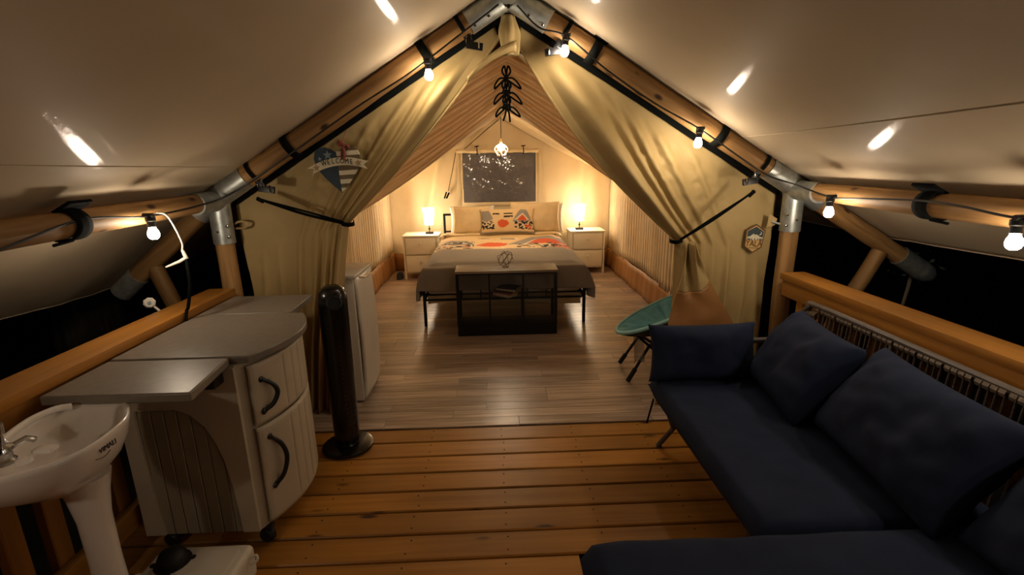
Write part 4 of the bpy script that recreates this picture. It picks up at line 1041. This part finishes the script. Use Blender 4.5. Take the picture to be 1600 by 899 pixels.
# ------------------------------------------------------------------ PENDANT
pd = thing('pendant_lamp', 'glowing pendant bulb in a white geometric wire cage hanging over the bed', 'lamp', (.10, 5.5, 1.66), world=True)
MB().tube([(.10, 5.5, 1.72), (.10, 5.5, 2.11)], .004, 6).build('cord', 'cable', pd)
MB().lathe([(.014, 0), (.016, .03), (.010, .04), (.004, .06)], (.10, 5.5, 1.715), 12).build('socket', 'gold', pd)
MB().lathe([(.0, 0), (.022, .006), (.034, .022), (.036, .04), (.026, .06), (.014, .072)], (.10, 5.5, 1.645), 16).build('bulb', 'pend', pd)
cg_ = MB(); lev = [(.022, 1.715), (.058, 1.70), (.074, 1.665), (.070, 1.635), (.040, 1.595)]
for li in range(len(lev)-1):
    (r0, z0), (r1, z1) = lev[li], lev[li+1]; o0 = (li % 2)*.5; o1_ = ((li+1) % 2)*.5
    for k in range(6):
        a = 2*PI*(k+o0)/6
        for q in (-.5, .5):
            b = 2*PI*(k+o0+q)/6; cg_.tube([(.10+r0*math.cos(a), 5.5+r0*math.sin(a), z0), (.10+r1*math.cos(b), 5.5+r1*math.sin(b), z1)], .003, 5)
cg_.build('wire_cage', 'gold', pd)

# ------------------------------------------------------------------ SAUCER CHAIR
sc = thing('folding_chair', 'teal quilted folding saucer chair with black legs at the right of the doorway', 'chair', (1.12, 3.2, 0), world=True)
CC = Vector((1.16, 3.20, .50)); nrm = Vector((-.42, .20, .88)).normalized(); ua = Vector((1, 0, .47)); ua = (ua-nrm*ua.dot(nrm)).normalized(); va = nrm.cross(ua)
def saucer(depth, r, dz=0, q=0):
    def f(u, v):
        a = u*2*PI; rr = r*v; dp = -depth*(1-v*v); 
        quilt = q*abs(math.sin(a*9))*sst(.15, .6, v)*sst(0, .15, 1-v)
        return CC + ua*rr*math.cos(a) + va*rr*math.sin(a) + nrm*(dp+dz+quilt)
    return f
MB().grid(saucer(.10, .345, 0, .014), 144, 20).build('seat_pad', 'teal', sc, solid=.01, sharp=2)
MB().grid(saucer(.125, .34, -.02), 48, 12).build('seat_shell', 'greycloth', sc, solid=.004, sharp=2)
MB().tube([CC+ua*.347*math.cos(a)+va*.347*math.sin(a) for a in [2*PI*k/48 for k in range(48)]], .013, 8, closed=True).build('rim', 'teal_lt', sc)
J = Vector((1.02, 3.08, .30))
MB().tube([(.93, 3.04, .385), J, (1.32, 3.05, .05)], .010, 8).build('leg', 'blackmetal', sc)
MB().tube([(.905, 3.10, .018), (1.04, 3.10, .27), (1.20, 3.12, .38)], .011, 8).build('leg', 'blackmetal', sc)
MB().tube([(.93, 3.42, .018), (1.06, 3.42, .22), (1.25, 3.42, .34)], .011, 8).build('leg', 'blackmetal', sc)
MB().tube([(.97, 3.40, .33), (1.08, 3.40, .24), (1.40, 3.38, .03)], .011, 8).build('leg', 'blackmetal', sc)
MB().tube([(.905, 3.10, .02), (.955, 3.10, .11)], .017, 8).build('leg_foot', 'rubber', sc)
MB().tube([(.93, 3.42, .02), (.975, 3.42, .09)], .017, 8).build('leg_foot', 'rubber', sc)
MB().tube([(1.33, 3.05, .03), (1.40, 3.38, .03)], .009, 8).tube([(1.20, 3.10, .38), (1.25, 3.44, .36)], .009, 8).build('cross_bar', 'blackmetal', sc)
MB().grid(lambda u, v: Vector((lerp(.93, .99, u)+.015*v, 3.09+.03*math.sin(u*5), lerp(.35, .15, v)+.03*u)), 8, 8).build('mesh_pocket', 'mesh', sc, solid=.002)

# ------------------------------------------------------------------ SOFAS
sf = thing('corner_sofa', 'corner sofa frame with grey-brown rope back and splayed metal legs', 'sofa', (1.2, 1.3, 0), world=True)
ZS = .30
MB().tube([Vector(p) for p in ((.85, 2.28, ZS), (1.55, 2.28, ZS), (1.55, .15, ZS), (.24, .15, ZS), (.24, 1.12, ZS), (.83, 1.14, ZS))], .016, 10, closed=True).build('seat_frame', 'tube', sf)
m = MB()
for i in range(14): m.box((1.21, 2.2-i*.15, ZS+.004), (.70, .03, .008), .001, seg=1)
for i in range(5): m.box((.26+i*.1, .62, ZS+.004), (.03, .94, .008), .001, seg=1)
m.build('seat_slats', 'tube', sf)
for pts in (((.86, 2.26, ZS), (.91, 2.25, .15), (.865, 2.32, .012)), ((.85, 1.4, ZS), (.89, 1.42, .15), (.87, 1.42, .012)), ((1.5, 2.2, ZS), (1.5, 2.22, .15), (1.53, 2.26, .012)), ((.28, .2, ZS), (.29, .2, .15), (.26, .18, .012)), ((.30, 1.04, ZS), (.31, 1.02, .15), (.28, 1.05, .012)), ((1.5, .2, ZS), (1.49, .2, .15), (1.52, .18, .012))):
    MB().tube(pts, .014, 10).lathe([(.016, 0), (.016, .012)], (pts[2][0], pts[2][1], .001), 10).build('leg', 'tube', sf)
MB().tube([(.81, 2.29, ZS), (.795, 2.33, .14)], .005, 6).build('hanging_strap', 'webbing', sf)
# rope back (long side) and arm
bt = .79
bk = bez([(1.55, 2.34, ZS), (1.57, 2.36, .55), (1.585, 2.355, .70), (1.59, 2.31, .775), (1.595, 2.22, bt+.003), (1.60, 1.3, bt), (1.60, .4, bt), (1.59, .17, .76), (1.56, .14, .5), (1.55, .15, ZS)], 8)
MB().tube(bk, .015, 10).build('back_rail', 'tube', sf)
MB().tube([(1.55, .15, .34), (1.555, 2.34, .34)], .011, 8).build('back_lower_rail', 'tube', sf)
k = 0; yy = 2.315
while yy > .2:
    zt_ = bt if yy < 2.25 else .755
    wob = random.uniform(-.006, .006); m = MB()
    m.tube([(1.598, yy, zt_), (1.582, yy+wob, .56), (1.556, yy+wob*1.5, .345)], .0042, 6)
    m.tube([(1.606, yy+.008, zt_), (1.590, yy+.006+wob, .56), (1.560, yy+.006, .345)], .0036, 5)
    m.tube([(1.598, yy-.010, zt_-.012), (1.598, yy+.012, zt_-.012)], .0175, 8, cap=False)
    m.build('rope_strand', 'rope', sf); k += 1; yy -= (.026 if k % 4 else .034)
MB().tube(bez([(.85, 2.30, ZS), (.85, 2.33, .45), (.87, 2.345, .56), (.93, 2.35, .585), (1.45, 2.355, .585), (1.57, 2.35, .585)], 8), .015, 10).build('arm_rail', 'tube', sf)
yy = .86
while yy < 1.54:
    MB().tube([(yy, 2.35, .58), (yy, 2.33, .31)], .004, 5).build('rope_strand', 'rope', sf); yy += .03
def cushion_slab(x0, x1, y0, y1, z0, z1, label, seed=0, corner=None):
    m = MB(); nx, ny = 40, 50; n = 1
    def f(sd):
        def g(u, v):
            a = u*2-1; b = v*2-1; p = 22
            th = ((1-abs(a)**p)*(1-abs(b)**p))**.38
            x = lerp(x0, x1, u); y_ = lerp(y0, y1, v)
            z = (z0+z1)/2 + sd*(z1-z0)/2*th + (.010*nz(x*5+seed, y_*5)+.004*nz(x*14+seed, y_*14) if sd > 0 else 0)*th
            return Vector((x, y_, z))
        return g
    m.grid(f(1), nx, ny).grid(f(-1), nx, ny)
    o = m.build('seat_cushion', 'navy', sharp=2); return tag(o, label, 'cushion', 'navy sofa seat cushions')
cushion_slab(.785, 1.56, 1.20, 2.32, .312, .432, 'long navy seat cushion on the right side of the corner sofa', 1)
cushion_slab(.225, 1.56, .13, 1.19, .312, .452, 'navy seat cushion in the foreground, nearest the camera', 5)
def bcush(w, h, t, loc, rz, rx, label, seed, ry=0):
    o = pillow(w, h, t, 'back_cushion', 'navy', loc, rx, rz, ry, p=3.2, wr=.016, n=32, seed=seed); return tag(o, label, 'cushion', 'navy loose sofa cushions')
bcush(.54, .41, .22, (1.245, 2.01, .44), PI/2-.16, .60, 'navy back cushion nearest the log post', 11, ry=.0)
bcush(.66, .41, .22, (1.26, 1.44, .44), PI/2-.12, .60, 'large navy back cushion in the middle of the sofa back', 12)
bcush(.64, .41, .18, (1.27, .80, .45), PI/2-.05, .60, 'navy back cushion at the lower right corner of the picture', 13)
bcush(.55, .29, .16, (1.035, 2.235, .425), 0, -.20, 'small navy arm cushion at the far end of the sofa', 14)

# ------------------------------------------------------------------ OUTSIDE
tr = thing('tree_trunk', 'dark tree trunk outside beyond the left railing', 'tree', (-4.2, 5.0, -.5), world=True)
m = MB(); m.tube([(-4.25+.03*math.sin(i), 5.0, -.5+i*.35) for i in range(12)], [.30+.02*math.sin(i*2.3) for i in range(12)], 18); m.build('trunk', 'bark', tr)
lv = MB(); random.seed(3)
for i in range(26):
    c = Vector((2.60+random.uniform(-.10, .16), 2.85+random.uniform(-.05, .15), .82+random.uniform(-.10, .14))); d = Vector((random.uniform(-1, 1), random.uniform(-1, 1), random.uniform(-.6, 1))).normalized(); s_ = d.orthogonal().normalized()
    L = random.uniform(.03, .05); a, b, cc_, dd_ = c, c+d*L*.5+s_*L*.28, c+d*L, c+d*L*.5-s_*L*.28
    q = [lv.bm.verts.new(p) for p in (a, b, cc_, dd_)]; lv.bm.faces.new(q)
bsh = thing('shrub', 'dim green leafy shrub beside the pipe end beyond the right railing', 'shrub', (2.62, 2.92, -.5), world=True)
o = lv.build('leaves', 'leaf', bsh, solid=.001); o['kind'] = 'stuff'
MB().tube(bez([(2.62, 2.92, -.52), (2.60, 2.93, .2), (2.64, 2.92, .72), (2.62, 2.90, .90)]), .010, 6).build('stem', 'bark', bsh)
